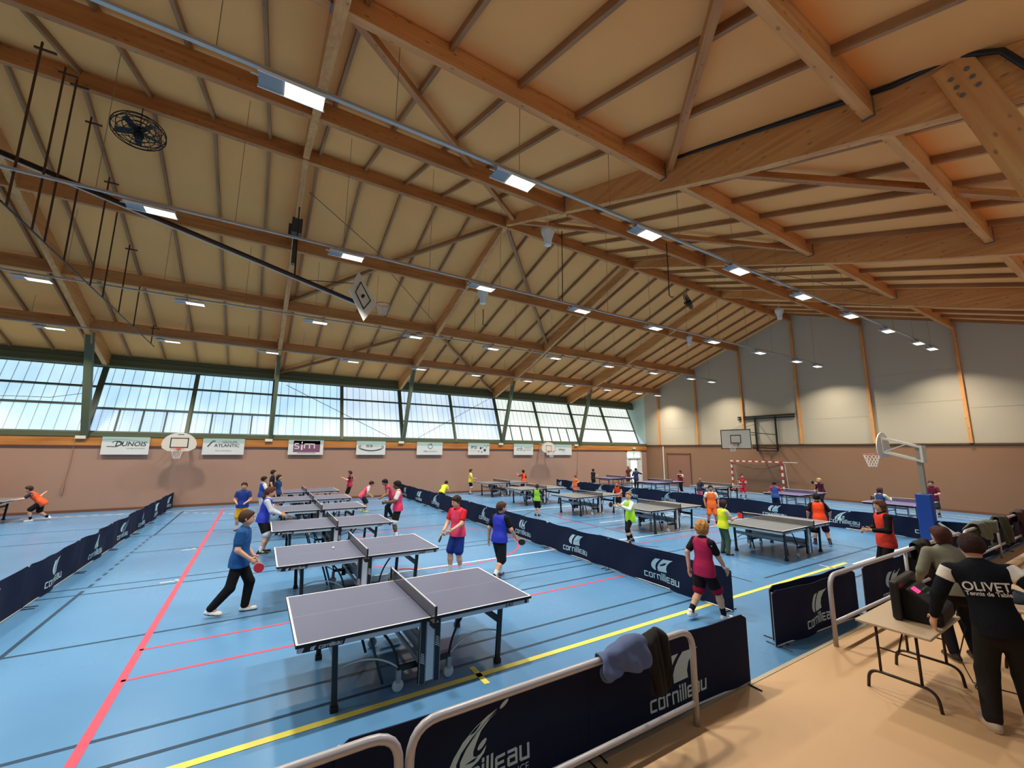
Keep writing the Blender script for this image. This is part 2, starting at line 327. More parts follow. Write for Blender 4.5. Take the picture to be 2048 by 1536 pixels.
# ================================================================ windows
def pane_mat(name, colr, st, mesh=False):
    m = bpy.data.materials.new(name); m.use_nodes = True; nt = m.node_tree; N = nt.nodes.new; L = nt.links.new
    nt.nodes.clear(); out = N('ShaderNodeOutputMaterial'); tc = N('ShaderNodeTexCoord'); sp = N('ShaderNodeSeparateXYZ'); L(tc.outputs['Object'], sp.inputs[0])
    def stripes(sock, freq, duty):
        a = N('ShaderNodeMath'); a.operation = 'MULTIPLY'; a.inputs[1].default_value = freq; L(sock, a.inputs[0])
        fr = N('ShaderNodeMath'); fr.operation = 'FRACT'; L(a.outputs[0], fr.inputs[0])
        lt = N('ShaderNodeMath'); lt.operation = 'LESS_THAN'; lt.inputs[1].default_value = duty; L(fr.outputs[0], lt.inputs[0]); return lt.outputs[0]
    n = N('ShaderNodeTexNoise'); n.inputs['Scale'].default_value = 0.9; n.inputs['Detail'].default_value = 3
    mp = N('ShaderNodeMapping'); mp.inputs['Scale'].default_value = (1, 1, 0.35); L(tc.outputs['Object'], mp.inputs[0]); L(mp.outputs[0], n.inputs['Vector'])
    cr = N('ShaderNodeValToRGB'); cr.color_ramp.elements[0].position = 0.35; cr.color_ramp.elements[1].position = 0.68
    c1, c2 = lin(colr[0]), lin(colr[1]); cr.color_ramp.elements[0].color = (*c1, 1); cr.color_ramp.elements[1].color = (*c2, 1); L(n.outputs['Fac'], cr.inputs[0])
    base = cr.outputs[0]
    s1 = stripes(sp.outputs[0], 1/0.345, 0.09); s2 = stripes(sp.outputs[0], 1/0.0575, 0.22)
    for s, k in ((s2, 0.84), (s1, 0.36)):
        mx = N('ShaderNodeMixRGB'); mx.blend_type = 'MULTIPLY'; mx.inputs[2].default_value = (k, k, k*1.05, 1); L(base, mx.inputs[1]); L(s, mx.inputs[0]); base = mx.outputs[0]
    if mesh:
        for s in (stripes(sp.outputs[2], 1/0.11, 0.16), stripes(sp.outputs[0], 1/0.11, 0.16)):
            mx = N('ShaderNodeMixRGB'); mx.blend_type = 'MULTIPLY'; mx.inputs[2].default_value = (0.78, 0.8, 0.84, 1); L(base, mx.inputs[1]); L(s, mx.inputs[0]); base = mx.outputs[0]
    e = N('ShaderNodeEmission'); e.inputs[1].default_value = st; L(base, e.inputs[0])
    d = N('ShaderNodeBsdfPrincipled'); d.inputs['Base Color'].default_value = (0.25, 0.28, 0.3, 1); d.inputs['Roughness'].default_value = 0.4
    ad = N('ShaderNodeAddShader'); L(e.outputs[0], ad.inputs[0]); L(d.outputs[0], ad.inputs[1]); L(ad.outputs[0], out.inputs[0])
    return m
m_pane_b = pane_mat('daylit_blue_pane', ((170, 212, 240), (196, 232, 244)), PANE_BLUE); m_pane_bm = pane_mat('daylit_wired_pane', ((158, 196, 236), (186, 220, 242)), PANE_BLUE, True)
m_pane_p = pane_mat('daylit_pale_pane', ((222, 232, 222), (236, 244, 236)), PANE_PALE); m_pane_m = pane_mat('daylit_middle_pane', ((186, 212, 238), (214, 232, 240)), PANE_PALE)
m_frame = mat('window_frame_green', (70, 84, 72), 0.5)
def wp(x, z, off=0.0): return Vector((x, YW+0.02+KW*(z-3.2)+off, z))
nwin = 0
def window(x0, x1, rows, pm, pm_low=None, subs=0, mirror=False):
    global nwin
    nwin += 1
    base = Vector(((x0+x1)/2, YW, 3.2)); w = empty('window_%d' % nwin, base); w['kind'] = 'structure'
    fr = MB()
    def P(x, z, off=0.0):
        v = wp(x, z, off)-base
        if mirror: v.y = off*0.5+0.02
        return v
    nrm = Vector((0, -1, KW)).normalized()
    z0, z1 = 3.22, 6.2
    for x in (x0, x1): fr.bar(P(x, z0), P(x, z1), 0.09, 0.09, up=(0, 1, 0))
    for z, t in [(z0+0.01, 0.07)]+[(r, 0.075) for r in rows]+[(z1, 0.10)]: fr.bar(P(x0, z), P(x1, z), 0.10, t, up=nrm.cross(Vector((1, 0, 0))))
    if subs:
        for k in range(1, subs): xx = x0+(x1-x0)*k/subs; fr.bar(P(xx, z0), P(xx, rows[0]), 0.06, 0.055, up=(0, 1, 0))
    fr.build('window_frame', m_frame, w)
    zs = [z0]+list(rows)+[z1]
    for i in range(len(zs)-1):
        pn = MB().quad(P(x0, zs[i], 0.03), P(x1, zs[i], 0.03), P(x1, zs[i+1], 0.03), P(x0, zs[i+1], 0.03)).build('pane', (pm_low if (i == 0 and pm_low) else pm), w, fix=False)
    if mirror: w.matrix_world = Matrix.Translation((base.x, -1.30, 3.4)) @ Matrix.Rotation(PI, 4, 'Z')
    return w
for i, x in enumerate(FR):
    xn = FR[i+1] if i+1 < len(FR) else X1-0.75
    mid = x+3.32
    pm = m_pane_b if i <= 2 else (m_pane_m if i == 3 else m_pane_p)
    if i == 2: pm = m_pane_b
    for a, b in ((x+0.06, mid-0.04), (mid+0.04, xn-0.06)):
        if i in (1, 4): window(a, b, (4.26, 5.37), m_pane_b if i == 1 else m_pane_p, m_pane_bm if i == 1 else m_pane_p, subs=4)
        elif i == 0: window(a, b, (4.41, 5.22), pm)
        elif i == 2: window(a, b, (4.26, 5.37), m_pane_m if a > x+1 else m_pane_b)
        else: window(a, b, (4.26, 5.37), pm)
# the same band of windows above the near side, behind the viewer
for i, x in enumerate(FR):
    xn = FR[i+1] if i+1 < len(FR) else X1-0.75
    window(x+0.06, xn-0.06, (4.26, 5.37), m_pane_b if i < 3 else m_pane_m, mirror=True)
for x in (mid for mid in [q+3.32 for q in FR]):
    beam('window_mullion', wp(x, 3.1, -0.06), wp(x, 6.3, -0.06), 0.10, 0.10, m_green, up=(0, 1, 0))
# closure above and behind the glass so the roof edge is tight
MB().prism([(24.98, 6.15), (25.14, 6.15), (25.3, 6.75), (25.1, 6.75)], lambda u, v, w: Vector(((X0+X1)/2+w, u, v)), X1-X0).build('trim_7', m_green, kind='structure')
# rolled grey-green tube seen along the window head
MB().tube([(X0+0.3, 24.78, 6.22), (X1-0.8, 24.78, 6.22)], 0.06, 10).build('trim_8', mat('head_tube', (120, 126, 100), 0.5), kind='structure', smooth=True)
# cross bracing cables over two bays
for (x0, z0, x1, z1) in ((0.9, 5.95, 6.2, 3.3), (7.9, 3.3, 13.2, 6.1)):
    MB().tube([wp(x0, z0, -0.2), wp(x1, z1, -0.2)], 0.014, 6).build('brace_cable', m_darktrim, kind='structure')
tag(MB().tube([wp(-9.5, 4.55, -0.12), wp(-8.7, 4.6, -0.12), wp(-7.6, 4.62, -0.12), wp(-6.4, 4.95, -0.12)], 0.01, 6).build('loose_wire', m_black, smooth=True), 'thin wire sagging across the leftmost window', 'wire')
# ---- door in the window wall (glazed, white) and brown doors in the gable wall
d = empty('door_1', ((DX0+DX1)/2, YW, 0)); d['kind'] = 'structure'
fr = MB(); hw = (DX1-DX0)/2
for s in (-1, 1): fr.box((s*(hw-0.04), 0, 1.3), (0.08, 0.14, 2.6))
fr.box((0, 0, 2.56), (2*hw, 0.14, 0.08)); fr.box((0, 0, 2.06), (2*hw, 0.12, 0.08)); fr.box((0, 0, 2.3), (0.05, 0.1, 0.45))
fr.build('door_frame', m_white, d)
lf = MB(); lf.box((-0.42, 0.02, 1.0), (0.1, 0.05, 2.0)); lf.box((0.42, 0.02, 1.0), (0.1, 0.05, 2.0)); lf.box((0, 0.02, 0.1), (0.9, 0.05, 0.2)); lf.box((0, 0.02, 1.95), (0.9, 0.05, 0.12)); lf.box((0, 0.02, 1.0), (0.9, 0.05, 0.08)); lf.box((-0.65, 0.02, 1.0), (0.3, 0.05, 2.0)); lf.box((0.65, 0.02, 1.0), (0.3, 0.05, 2.0))
lf.build('door_leaf', m_white, d)
m_dglass = mat('door_daylight_glass', (200, 214, 206), 0.2, emit=(214, 226, 214), es=0.75)
MB().box((0, 0.05, 1.5), (0.78, 0.02, 0.85)).box((0, 0.05, 0.58), (0.78, 0.02, 0.76)).build('door_pane', m_dglass, d); MB().box((0, 0.04, 2.31), (1.5, 0.02, 0.42)).build('door_pane', m_dglass, d)
MB().box((0.36, -0.03, 1.02), (0.12, 0.04, 0.03)).build('door_handle', m_galv, d)
m_doorb = mat('brown_door', (142, 98, 78), 0.6)
d = empty('door_2', (X1, 20.66, 0)); d['kind'] = 'structure'
MB().box((-0.012, 0, 1.2), (0.03, 1.98, 2.4)).build('door_leaf', m_doorb, d)
fr = MB(); [fr.box((-0.03, s*1.02, 1.23), (0.07, 0.06, 2.5)) for s in (-1, 1)]; fr.box((-0.03, 0, 2.46), (0.07, 2.1, 0.07)); fr.build('door_frame', mat('door_frame_brown', (120, 82, 60), 0.6), d)
MB().box((-0.045, 0.86, 1.05), (0.04, 0.03, 0.14)).build('door_handle', m_galv, d)
tag(MB().tube([(X1-0.05, 22.0, 0.02), (X1-0.05, 22.0, 3.0)], 0.045, 8).build('drain_pipe', m_white), 'pale vertical pipe beside the wide brown door', 'pipe')
# ================================================================ lighting rows
m_hous = mat('lamp_housing', (138, 142, 146), 0.45, metal=0.3); m_rim = mat('lamp_rim', (224, 224, 220), 0.35, metal=0.2)
def lens_mat():
    m = bpy.data.materials.new('led_lens'); m.use_nodes = True; nt = m.node_tree; N = nt.nodes.new; L = nt.links.new; b = nt.nodes['Principled BSDF']
    tc = N('ShaderNodeTexCoord'); sp = N('ShaderNodeSeparateXYZ'); L(tc.outputs['Object'], sp.inputs[0])
    v = []
    for ax, fq, ph in ((0, 1/0.056, 0.5), (1, 1/0.085, 0.5)):
        a = N('ShaderNodeMath'); a.operation = 'MULTIPLY_ADD'; a.inputs[1].default_value = fq; a.inputs[2].default_value = ph; L(sp.outputs[ax], a.inputs[0])
        fr = N('ShaderNodeMath'); fr.operation = 'FRACT'; L(a.outputs[0], fr.inputs[0])
        s = N('ShaderNodeMath'); s.operation = 'SUBTRACT'; s.inputs[1].default_value = 0.5; L(fr.outputs[0], s.inputs[0])
        ab = N('ShaderNodeMath'); ab.operation = 'ABSOLUTE'; L(s.outputs[0], ab.inputs[0]); v.append(ab.outputs[0])
    mxm = N('ShaderNodeMath'); mxm.operation = 'MAXIMUM'; L(v[0], mxm.inputs[0]); L(v[1], mxm.inputs[1])
    cr = N('ShaderNodeValToRGB'); cr.color_ramp.elements[0].position = 0.18; cr.color_ramp.elements[1].position = 0.26
    cr.color_ramp.elements[0].color = (0.42, 0.42, 0.4, 1); cr.color_ramp.elements[1].color = (1.0, 0.96, 0.8, 1); L(mxm.outputs[0], cr.inputs[0])
    L(cr.outputs[0], b.inputs['Emission Color']); b.inputs['Emission Strength'].default_value = 1.6; b.inputs['Base Color'].default_value = (0.6, 0.6, 0.55, 1)
    return m
m_lens = lens_mat()
def make_lamp():
    e = empty('hall_lamp')
    MB().box((0, 0, 0.03), (0.78, 0.27, 0.035)).box((-0.22, 0, 0.06), (0.3, 0.16, 0.05)).build('housing', m_hous, e, bevel=0.006)
    r = MB(); [r.box((0, s*0.138, 0.018), (0.80, 0.012, 0.045)) for s in (-1, 1)]; r.build('rim', m_rim, e)
    MB().box((0.145, 0, 0.004), (0.47, 0.25, 0.02)).build('lens', m_lens, e)
    h = MB(); [h.tube([(x, 0, 0.05), (x, 0.0, 0.14)], 0.008, 6) for x in (-0.2, 0.25)]; h.tube([(-0.39, 0.03, 0.06), (-0.44, 0.03, 0.08), (-0.47, 0.0, 0.04), (-0.44, -0.03, 0.02), (-0.39, -0.03, 0.02)], 0.007, 6); h.build('hanger', m_rim, e)
    ld = bpy.data.lights.new('led_light', 'AREA'); ld.shape = 'RECTANGLE'; ld.size = 0.45; ld.size_y = 0.24; ld.energy = LAMP_POWER; ld.color = LAMP_TINT; ld.spread = math.radians(125)
    lo = bpy.data.objects.new('led_light', ld); link(lo, e); lo.location = (0.145, 0, -0.012)
    return e
lamp0 = make_lamp(); first = True
ROWS = [('first', 5.59, 7.30, [-10.2, -6.8, -3.4, 0.09, 3.52, 6.88, 10.34, 13.75, 17.14, 20.49, 23.9, 25.68]),
        ('second', 10.16, 7.28, [-9.5, -5.8, -2.13, 1.53, 5.23, 8.92, 12.6, 16.33, 20.0, 23.5, 25.77]),
        ('third', 16.4, 7.27, [-9.5, -5.8, -2.24, 1.5, 5.19, 8.9, 12.55, 16.3, 19.97, 23.56, 25.76]),
        ('farthest', 21.2, 6.89, [-10.5, -6.85, -3.46, 0.09, 3.59, 7.09, 10.4, 14.04, 17.34, 20.85, 24.08, 26.15])]
ORD = ['nearest', 'second nearest', 'third nearest', 'fourth nearest', 'fifth nearest', 'sixth nearest', 'seventh nearest', 'eighth nearest', 'ninth nearest', 'tenth nearest', 'eleventh nearest', 'twelfth nearest']
def wallcount(i, n):
    k = n-1-i
    return 'closest to the white wall' if k == 0 else '%s before the white wall' % ('zero one two three four five six seven eight nine ten eleven twelve'.split()[k+1])
m_trunk = mat('cable_trunking', (176, 174, 168), 0.4, metal=0.5)
for nm, y, z, xs in ROWS:
    t = empty('lamp_trunking', (0, y, z+0.17), label='long grey trunking carrying the %s row of lamps%s' % (nm, {'first': ' nearest the viewer', 'farthest': ' by the windows'}.get(nm, ' from the viewer')), cat='trunking', group='lamp trunkings')
    MB().box(((X0+26.6)/2, 0, 0), (26.6-X0-0.4, 0.06, 0.045)).box(((X0+26.6)/2, -0.033, -0.018), (26.6-X0-0.4, 0.008, 0.02)).build('rail', m_trunk, t)
    hg = MB()
    for x in np.arange(X0+1, 26.5, 2.2):
        top = zc(y)-0.02-(z+0.17)
        hg.tube([(x, 0, 0.0), (x, 0, top)], 0.006, 5)
    hg.build('suspension_wires', mat('hanger_wire', (150, 120, 90), 0.5), t)
    for i, x in enumerate(xs):
        L_ = lamp0 if first else copy_tree(lamp0); first = False
        L_.location = (x-0.145, y, z)
        tag(L_, 'lit rectangular lamp in the %s row of lamps, %s' % ({'first': 'first', 'farthest': 'last'}.get(nm, nm), wallcount(i, len(xs))), 'lamp', 'hall lamps')
# ================================================================ lettering and emblem, drawn as outlines
GLY = {'c': ([[(.8, 1), (.08, 1), (0, .92), (0, .08), (.08, 0), (.8, 0)]], .8), 'o': ([[(.08, 1), (.72, 1), (.8, .92), (.8, .08), (.72, 0), (.08, 0), (0, .08), (0, .92), (.08, 1), (.3, 1)]], .8),
  'r': ([[(0, 0), (0, .92), (.08, 1), (.5, 1)]], .5), 'n': ([[(0, 0), (0, .92), (.08, 1), (.72, 1), (.8, .92), (.8, 0)]], .8), 'i': ([[(0, 0), (0, 1)], [(0, 1.3), (0, 1.45)]], .0), 'l': ([[(0, 0), (0, 1.45)]], .0),
  'e': ([[(.8, 0), (.08, 0), (0, .08), (0, .92), (.08, 1), (.8, 1)], [(0, .5), (.7, .5)]], .8), 'a': ([[(0, 1), (.72, 1), (.8, .92), (.8, 0), (.08, 0), (0, .08), (0, .5), (.1, .56), (.75, .56)]], .8), 'u': ([[(0, 1), (0, .08), (.08, 0), (.8, 0), (.8, 1)]], .8)}
def stroke_word(word, t=0.24):
    out = []; x = 0
    for ch in word:
        ls, w = GLY[ch]
        for pl in ls:
            for a, b in zip(pl[:-1], pl[1:]):
                dx, dy = b[0]-a[0], b[1]-a[1]; L_ = math.hypot(dx, dy) or 1; dx, dy = dx/L_*t/2, dy/L_*t/2
                ax, ay, bx, by = a[0]-dx*.8, a[1]-dy*.8, b[0]+dx*.8, b[1]+dy*.8
                out.append([(x+ax-dy, ay+dx), (x+ax+dy, ay-dx), (x+bx+dy, by-dx), (x+bx-dy, by+dx)])
        x += w+0.44
    return out, x-0.44
LOGO_A = [[(.32, .98), (.58, 1.0), (.46, .82), (.32, .58), (.25, .32), (.25, 0), (.14, .05), (.05, .18), (.02, .36), (.06, .55), (.17, .78)], [(.72, 1.02), (1.2, 1.06), (1.02, .86), (.88, .6), (.82, .3), (.84, .04), (.36, 0), (.36, .3), (.44, .56), (.58, .82)]]
def _ell(cx, cy, a, b, r, n=14): return [(cx+a*math.cos(t)*math.cos(r)-b*math.sin(t)*math.sin(r), cy+a*math.cos(t)*math.sin(r)+b*math.sin(t)*math.cos(r)) for t in [2*PI*k/n for k in range(n)]]
LOGO_B = [[(.80, .99), (.62, .93), (.40, .78), (.2, .55), (.06, .28), (0, .1), (.02, .01), (.1, -.03), (.1, .12), (.17, .33), (.34, .58), (.56, .8)], [(.80, .93), (.66, .84), (.5, .66), (.42, .45), (.37, .28), (.37, .18), (.42, .14), (.5, .17), (.6, .3), (.56, .16), (.46, .03), (.33, -.06), (.22, -.06), (.155, .03), (.16, .15), (.25, .38), (.42, .64), (.6, .82)],
  _ell(.52, .36, .12, .05, .95), _ell(.93, 1.03, .11, .045, .75)]
def text_polys(s, size, bold=True, shear=0.0):
    "mesh triangles of a line of text (built-in face), as 2-D polygons"
    cu = bpy.data.curves.new('t', 'FONT'); cu.body = s; cu.size = size; cu.resolution_u = 3; cu.shear = shear; cu.offset = size*0.018 if bold else 0.0
    ob = bpy.data.objects.new('t', cu); COL.objects.link(ob); dg = bpy.context.evaluated_depsgraph_get(); me = bpy.data.meshes.new_from_object(ob.evaluated_get(dg))
    out = [[tuple(me.vertices[i].co[:2]) for i in p.vertices] for p in me.polygons]
    bpy.data.objects.remove(ob); bpy.data.curves.remove(cu); bpy.data.meshes.remove(me)
    w = max((q[0] for p in out for q in p), default=0); return out, w
m_fab = mat('navy_fabric', (24, 33, 58), 0.85, spec=0.15, bump=0.15, bscale=5); m_logo = mat('pale_print', (176, 206, 216), 0.7)
# ================================================================ court surrounds (low fabric barriers)
def barrier(seg, L_, Hh, style, sag, seed, both=True):
    "panel along local X from 0..L_, facing -Y"
    r = random.Random(seed); e = empty('court_barrier')
    ph = [r.uniform(0, 6) for _ in range(4)]; A = 0.012+0.02*sag
    def surf(x, z):
        u = x/L_; v = z/Hh; env = math.sin(PI*min(max(u, 0), 1))
        return A*env*(math.sin(3*u*PI+ph[0]+2*v)+0.6*math.sin(5*u*PI+ph[1]-3*v)), -sag*0.05*env*v*(0.8+0.2*math.sin(4*u*PI+ph[2]))
    nx, nz = 28, 8; vs = []; fs = []
    rad = 0.05
    for j in range(nz+1):
        for i in range(nx+1):
            x = L_*i/nx; z = 0.012+(Hh-0.012)*j/nz
            c = rad-min(x, L_-x)
            if c > 0: z = min(z, Hh-rad+math.sqrt(max(rad*rad-c*c, 0)))
            y, dz = surf(x, z); vs.append((x, y, z+dz))
    for s in (-0.006, 0.006):
        n = len([0]) if False else 0
    nv = len(vs); V = [(x, y-0.006, z) for x, y, z in vs]+[(x, y+0.006, z) for x, y, z in vs]
    for j in range(nz):
        for i in range(nx):
            a = j*(nx+1)+i; fs.append((a, a+1, a+nx+2, a+nx+1)); fs.append((nv+a, nv+a+nx+1, nv+a+nx+2, nv+a+1))
    for i in range(nx):
        a = nz*(nx+1)+i; fs.append((a, a+1, nv+a+1, nv+a)); fs.append((i, nv+i, nv+i+1, i+1))
    for j in range(nz):
        for a in (j*(nx+1), j*(nx+1)+nx): fs.append((a, a+nx+1, nv+a+nx+1, nv+a))
    MB().add(V, fs).build('fabric_panel', m_fab, e, smooth=False)
    fr = MB(); 
    for x in (0.015, L_-0.015): fr.tube([(x, 0.012, 0.01), (x, 0.012, Hh-0.03)], 0.011, 6)
    fr.tube([(0.015, 0.0, 0.014), (L_-0.015, 0, 0.014)], 0.012, 6)
    fr.build('frame_tube', mat('barrier_frame', (186, 186, 180), 0.4, metal=0.4), e)
    for x in (0.06, L_-0.06): MB().tube([(x, -0.17, 0.008), (x, 0.17, 0.008)], 0.008, 6).build('foot', m_black, e)
    # print
    polys = []
    def put(pl, x0, z0, s, sz=None):
        for p in pl: polys.append([(x0+s*q[0], z0+(sz or s)*q[1]) for q in p])
    wd, ww = stroke_word('cornilleau')
    cx = L_*0.5; tw = 0.85
    s = tw/ww; z0 = 0.13 if style == 'A' else 0.19
    put(wd, cx-tw/2, z0, s)
    if style == 'A': put(LOGO_A, cx-0.24, z0+0.17, 0.45, 0.26)
    else:
        put(LOGO_B, cx-0.27, z0+0.125, 0.50, 0.32)
        fp, fw = text_polys('FRANCE', 0.075, False); put(fp, cx+tw/2-fw, z0-0.085, 1.0)
    MBx = MB()
    for side in ((-1, 1) if both else (-1,)):
        for p in polys:
            pp = p if side < 0 else [(L_-q[0], q[1]) for q in p]
            vv = []
            for x, z in pp:
                y, dz = surf(x, z); vv.append((x, y+side*0.0085, z+dz))
            MBx.add(vv, [tuple(range(len(vv)))])
    MBx.build('printed_logo', m_logo, e, fix=False)
    return e
protos = {}
def place_barrier(a, b, style, sag, seed, label, group, Hh=0.69):
    a, b = Vector((*a, 0)), Vector((*b, 0)); d = b-a
    e = barrier(None, d.length-0.004, Hh, style, sag, seed); e.location = a+d.normalized()*0.002; e.rotation_euler = (0, 0, math.atan2(d.y, d.x))
    return tag(e, label, 'barrier', group)
NUM = 'first second third fourth fifth sixth seventh eighth ninth tenth eleventh'.split()
# middle row between the left and middle tables (x = 7); panel faces -X (towards the viewer's left)
ys = [24.0, 21.62, 19.25, 17.0, 14.62, 12.12, 9.6, 7.25, 4.35]
for i in range(len(ys)-1):
    k = len(ys)-2-i
    place_barrier((7.0, ys[i]), (7.0, ys[i+1]), 'B' if k in (3, 5) else 'A', 1.0 if k < 2 else 0.5, 30+i, '%s barrier from the near end, in the row between left and middle tables' % NUM[k], 'barriers right of the first tables')
bx = place_barrier((7.25, 7.9), (7.32, 5.4), 'A', 0.8, 77, 'navy fabric barrier standing close behind the long row, half hidden by it', 'spare barriers', 0.62)
ys = [24.15, 21.6, 19.25, 17.13, 14.85, 12.55, 10.3, 8.0, 5.7]
for i in range(len(ys)-1):
    k = len(ys)-2-i
    e = place_barrier((-3.1, ys[i+1]), (-3.1, ys[i]), 'A', 0.9, 50+i, '%s barrier from the near end, in the row at the far left' % NUM[k], 'barriers at the far left')
ys = [25.0, 22.6, 20.2, 17.8, 15.35, 12.9, 10.26, 7.95, 5.6, 3.35]; ys[0] = 23.4
for i in range(len(ys)-1):
    k = len(ys)-2-i
    place_barrier((17.87, ys[i]), (17.87-0.05*(k == 0), ys[i+1]), 'A' if k in (8, 2) else 'B', 1.1, 90+i, '%s barrier from the near end, in the row behind the middle tables' % NUM[k], 'barriers right of the middle tables', 0.66)
# row behind the railing, parallel to the side line
place_barrier((-1.5, 3.28), (0.62, 3.2), 'A', 0.5, 1, 'navy fabric barrier behind the cut-off railing at the bottom left', 'barriers behind the railing')
place_barrier((0.6, 3.17), (2.72, 3.13), 'B', 0.25, 2, 'navy barrier at bottom centre with a swoosh emblem and the word FRANCE', 'barriers behind the railing', 0.74)
place_barrier((2.72, 3.13), (5.1, 3.03), 'A', 0.2, 3, 'navy barrier under the hanging jackets, ending at the gap in the surround', 'barriers behind the railing', 0.75)
place_barrier((6.28, 3.33), (8.6, 3.2), 'A', 0.9, 4, 'navy barrier right of the gap, its emblem partly behind a railing post', 'barriers behind the railing', 0.73)
place_barrier((6.45, 3.45), (8.75, 3.36), 'A', 0.3, 5, 'navy barrier standing just behind another one right of the gap', 'barriers behind the railing', 0.73)
xs = [8.72, 11.0, 13.3, 15.6, 17.9, 20.2]
for i in range(5): place_barrier((xs[i], 3.13), (xs[i+1], 3.1), 'AB'[i % 2], 0.4, 12+i, 'dark barrier behind the long railing on the right, %s past the gap' % NUM[i], 'barriers behind the right railing', 0.78)

# ================================================================ tube railings
m_rail = mat('grey_rail_paint', (178, 176, 182), 0.32, spec=0.6, metal=0.1)
def rnd(p0, p1, p2, r, n=7):
    p0, p1, p2 = map(Vector, (p0, p1, p2)); a = p1+(p0-p1).normalized()*r; b = p1+(p2-p1).normalized()*r
    return [a*(1-t)**2+p1*2*t*(1-t)+b*t*t for t in [k/(n-1) for k in range(n)]]
def railing(x0, x1, y, h, label, posts=(), left_foot=True, right_foot=True, low=0.19, rr=0.2, r=0.03, rails=()):
    e = empty('tube_railing', (x0, y, 0), label=label, cat='railing', group='tube railings')
    pts = [Vector((0, 0, 0.0))]+rnd((0, 0, 0), (0, 0, h), (x1-x0, 0, h), rr)+rnd((0, 0, h), (x1-x0, 0, h), (x1-x0, 0, 0), rr)+[Vector((x1-x0, 0, 0))]
    MB().tube(pts, r, 12).build('hoop_rail', m_rail, e, smooth=True)
    MB().tube([(r*0.5, 0, low), (x1-x0-r*0.5, 0, low)], r*0.85, 10).build('lower_rail', m_rail, e, smooth=True)
    for p in posts: MB().tube([(p-x0, 0, 0), (p-x0, 0, h)], r*0.9, 10).build('post', m_rail, e, smooth=True)
    return e
railing(-1.2, 0.93, 2.88, 0.86, 'grey steel tube railing cut off by the bottom edge, left of the longer one')
railing(1.0, 3.89, 2.88, 0.87, 'grey steel tube railing at bottom centre with two jackets hung over it', low=0.2)
railing(7.05, 13.4, 2.93, 0.92, 'grey steel tube railing right of the gap, beside the folding table', posts=(10.0,), low=0.3)
railing(13.6, 19.3, 2.93, 0.92, 'grey steel tube railing farther right, behind the seated people', posts=(16.5,), low=0.32)
railing(19.5, 23.6, 2.93, 0.92, 'farthest steel tube railing at the right edge', posts=(21.5,), low=0.32)

# ================================================================ table tennis tables
m_top = mat('slate_top', (94, 98, 122), 0.38, spec=0.5, noise=0.03, nscale=2); m_top2 = mat('grey_top', (112, 116, 120), 0.38, noise=0.03, nscale=2); m_top3 = mat('violet_top', (104, 96, 148), 0.36, noise=0.03, nscale=2)
m_tl = mat('table_line', (232, 232, 236), 0.45); m_tline2 = mat('table_thin_line', (176, 170, 186), 0.45); m_apron = mat('apron_grey', (196, 200, 206), 0.4, metal=0.1); m_tgrey = mat('table_grey_steel', (150, 154, 158), 0.4, metal=0.3)
m_wheel = mat('clear_caster', (196, 206, 212), 0.25)
def net_mat():
    m = bpy.data.materials.new('net_mesh'); m.use_nodes = True; nt = m.node_tree; N = nt.nodes.new; L = nt.links.new; b = nt.nodes['Principled BSDF']
    b.inputs['Base Color'].default_value = (0.012, 0.012, 0.016, 1); b.inputs['Roughness'].default_value = 0.7
    tc = N('ShaderNodeTexCoord'); sp = N('ShaderNodeSeparateXYZ'); L(tc.outputs['Object'], sp.inputs[0]); o = []
    for ax in (1, 2):
        a = N('ShaderNodeMath'); a.operation = 'MULTIPLY'; a.inputs[1].default_value = 1/0.0125; L(sp.outputs[ax], a.inputs[0]); fr = N('ShaderNodeMath'); fr.operation = 'FRACT'; L(a.outputs[0], fr.inputs[0])
        lt = N('ShaderNodeMath'); lt.operation = 'LESS_THAN'; lt.inputs[1].default_value = 0.5; L(fr.outputs[0], lt.inputs[0]); o.append(lt.outputs[0])
    mx = N('ShaderNodeMath'); mx.operation = 'MAXIMUM'; L(o[0], mx.inputs[0]); L(o[1], mx.inputs[1]); L(mx.outputs[0], b.inputs['Alpha']); return m
m_net = net_mat()
def table_common(e, top, stickers=True):
    for s, nm in ((-1, 'tabletop_half'), (1, 'tabletop_half')):
        t = MB(); x0, x1 = (-1.37, -0.006) if s < 0 else (0.006, 1.37); cx = (x0+x1)/2
        t.box((cx, 0, 0.749), (x1-x0, 1.525, 0.022), mi=0)
        t.box((cx, 0, 0.741), (x1-x0+0.004, 1.529, 0.024), mi=1)
        z = 0.7606
        for y in (-0.7525, 0.7525): t.quad((x0, y-0.01, z), (x1, y-0.01, z), (x1, y+0.01, z), (x0, y+0.01, z), 2)
        xe = s*1.36; t.quad((xe-0.01, -0.7625, z), (xe+0.01, -0.7625, z), (xe+0.01, 0.7625, z), (xe-0.01, 0.7625, z), 2)
        t.quad((x0, -0.0025, z), (x1, -0.0025, z), (x1, 0.0025, z), (x0, 0.0025, z), 3)
        t.build(nm, [top, m_black, m_tl, m_tline2], e, fix=True)
    n = empty('net_set'); n.parent = e
    MB().quad((0, -0.89, 0.765), (0, 0.89, 0.765), (0, 0.89, 0.9), (0, -0.89, 0.9)).build('net', m_net, n, fix=False)
    MB().box((0, 0, 0.905), (0.008, 1.80, 0.015)).build('net_tape', m_tl, n)
    for s in (-1, 1):
        MB().box((0, s*0.90, 0.815), (0.024, 0.022, 0.2)).box((0, s*0.86, 0.725), (0.07, 0.12, 0.06)).build('net_post', m_black, n, bevel=0.003)
def arch(a, c, b, n=12):
    a, c, b = map(Vector, (a, c, b)); return [a*(1-t)**2+c*2*t*(1-t)+b*t*t for t in [k/(n-1) for k in range(n)]]
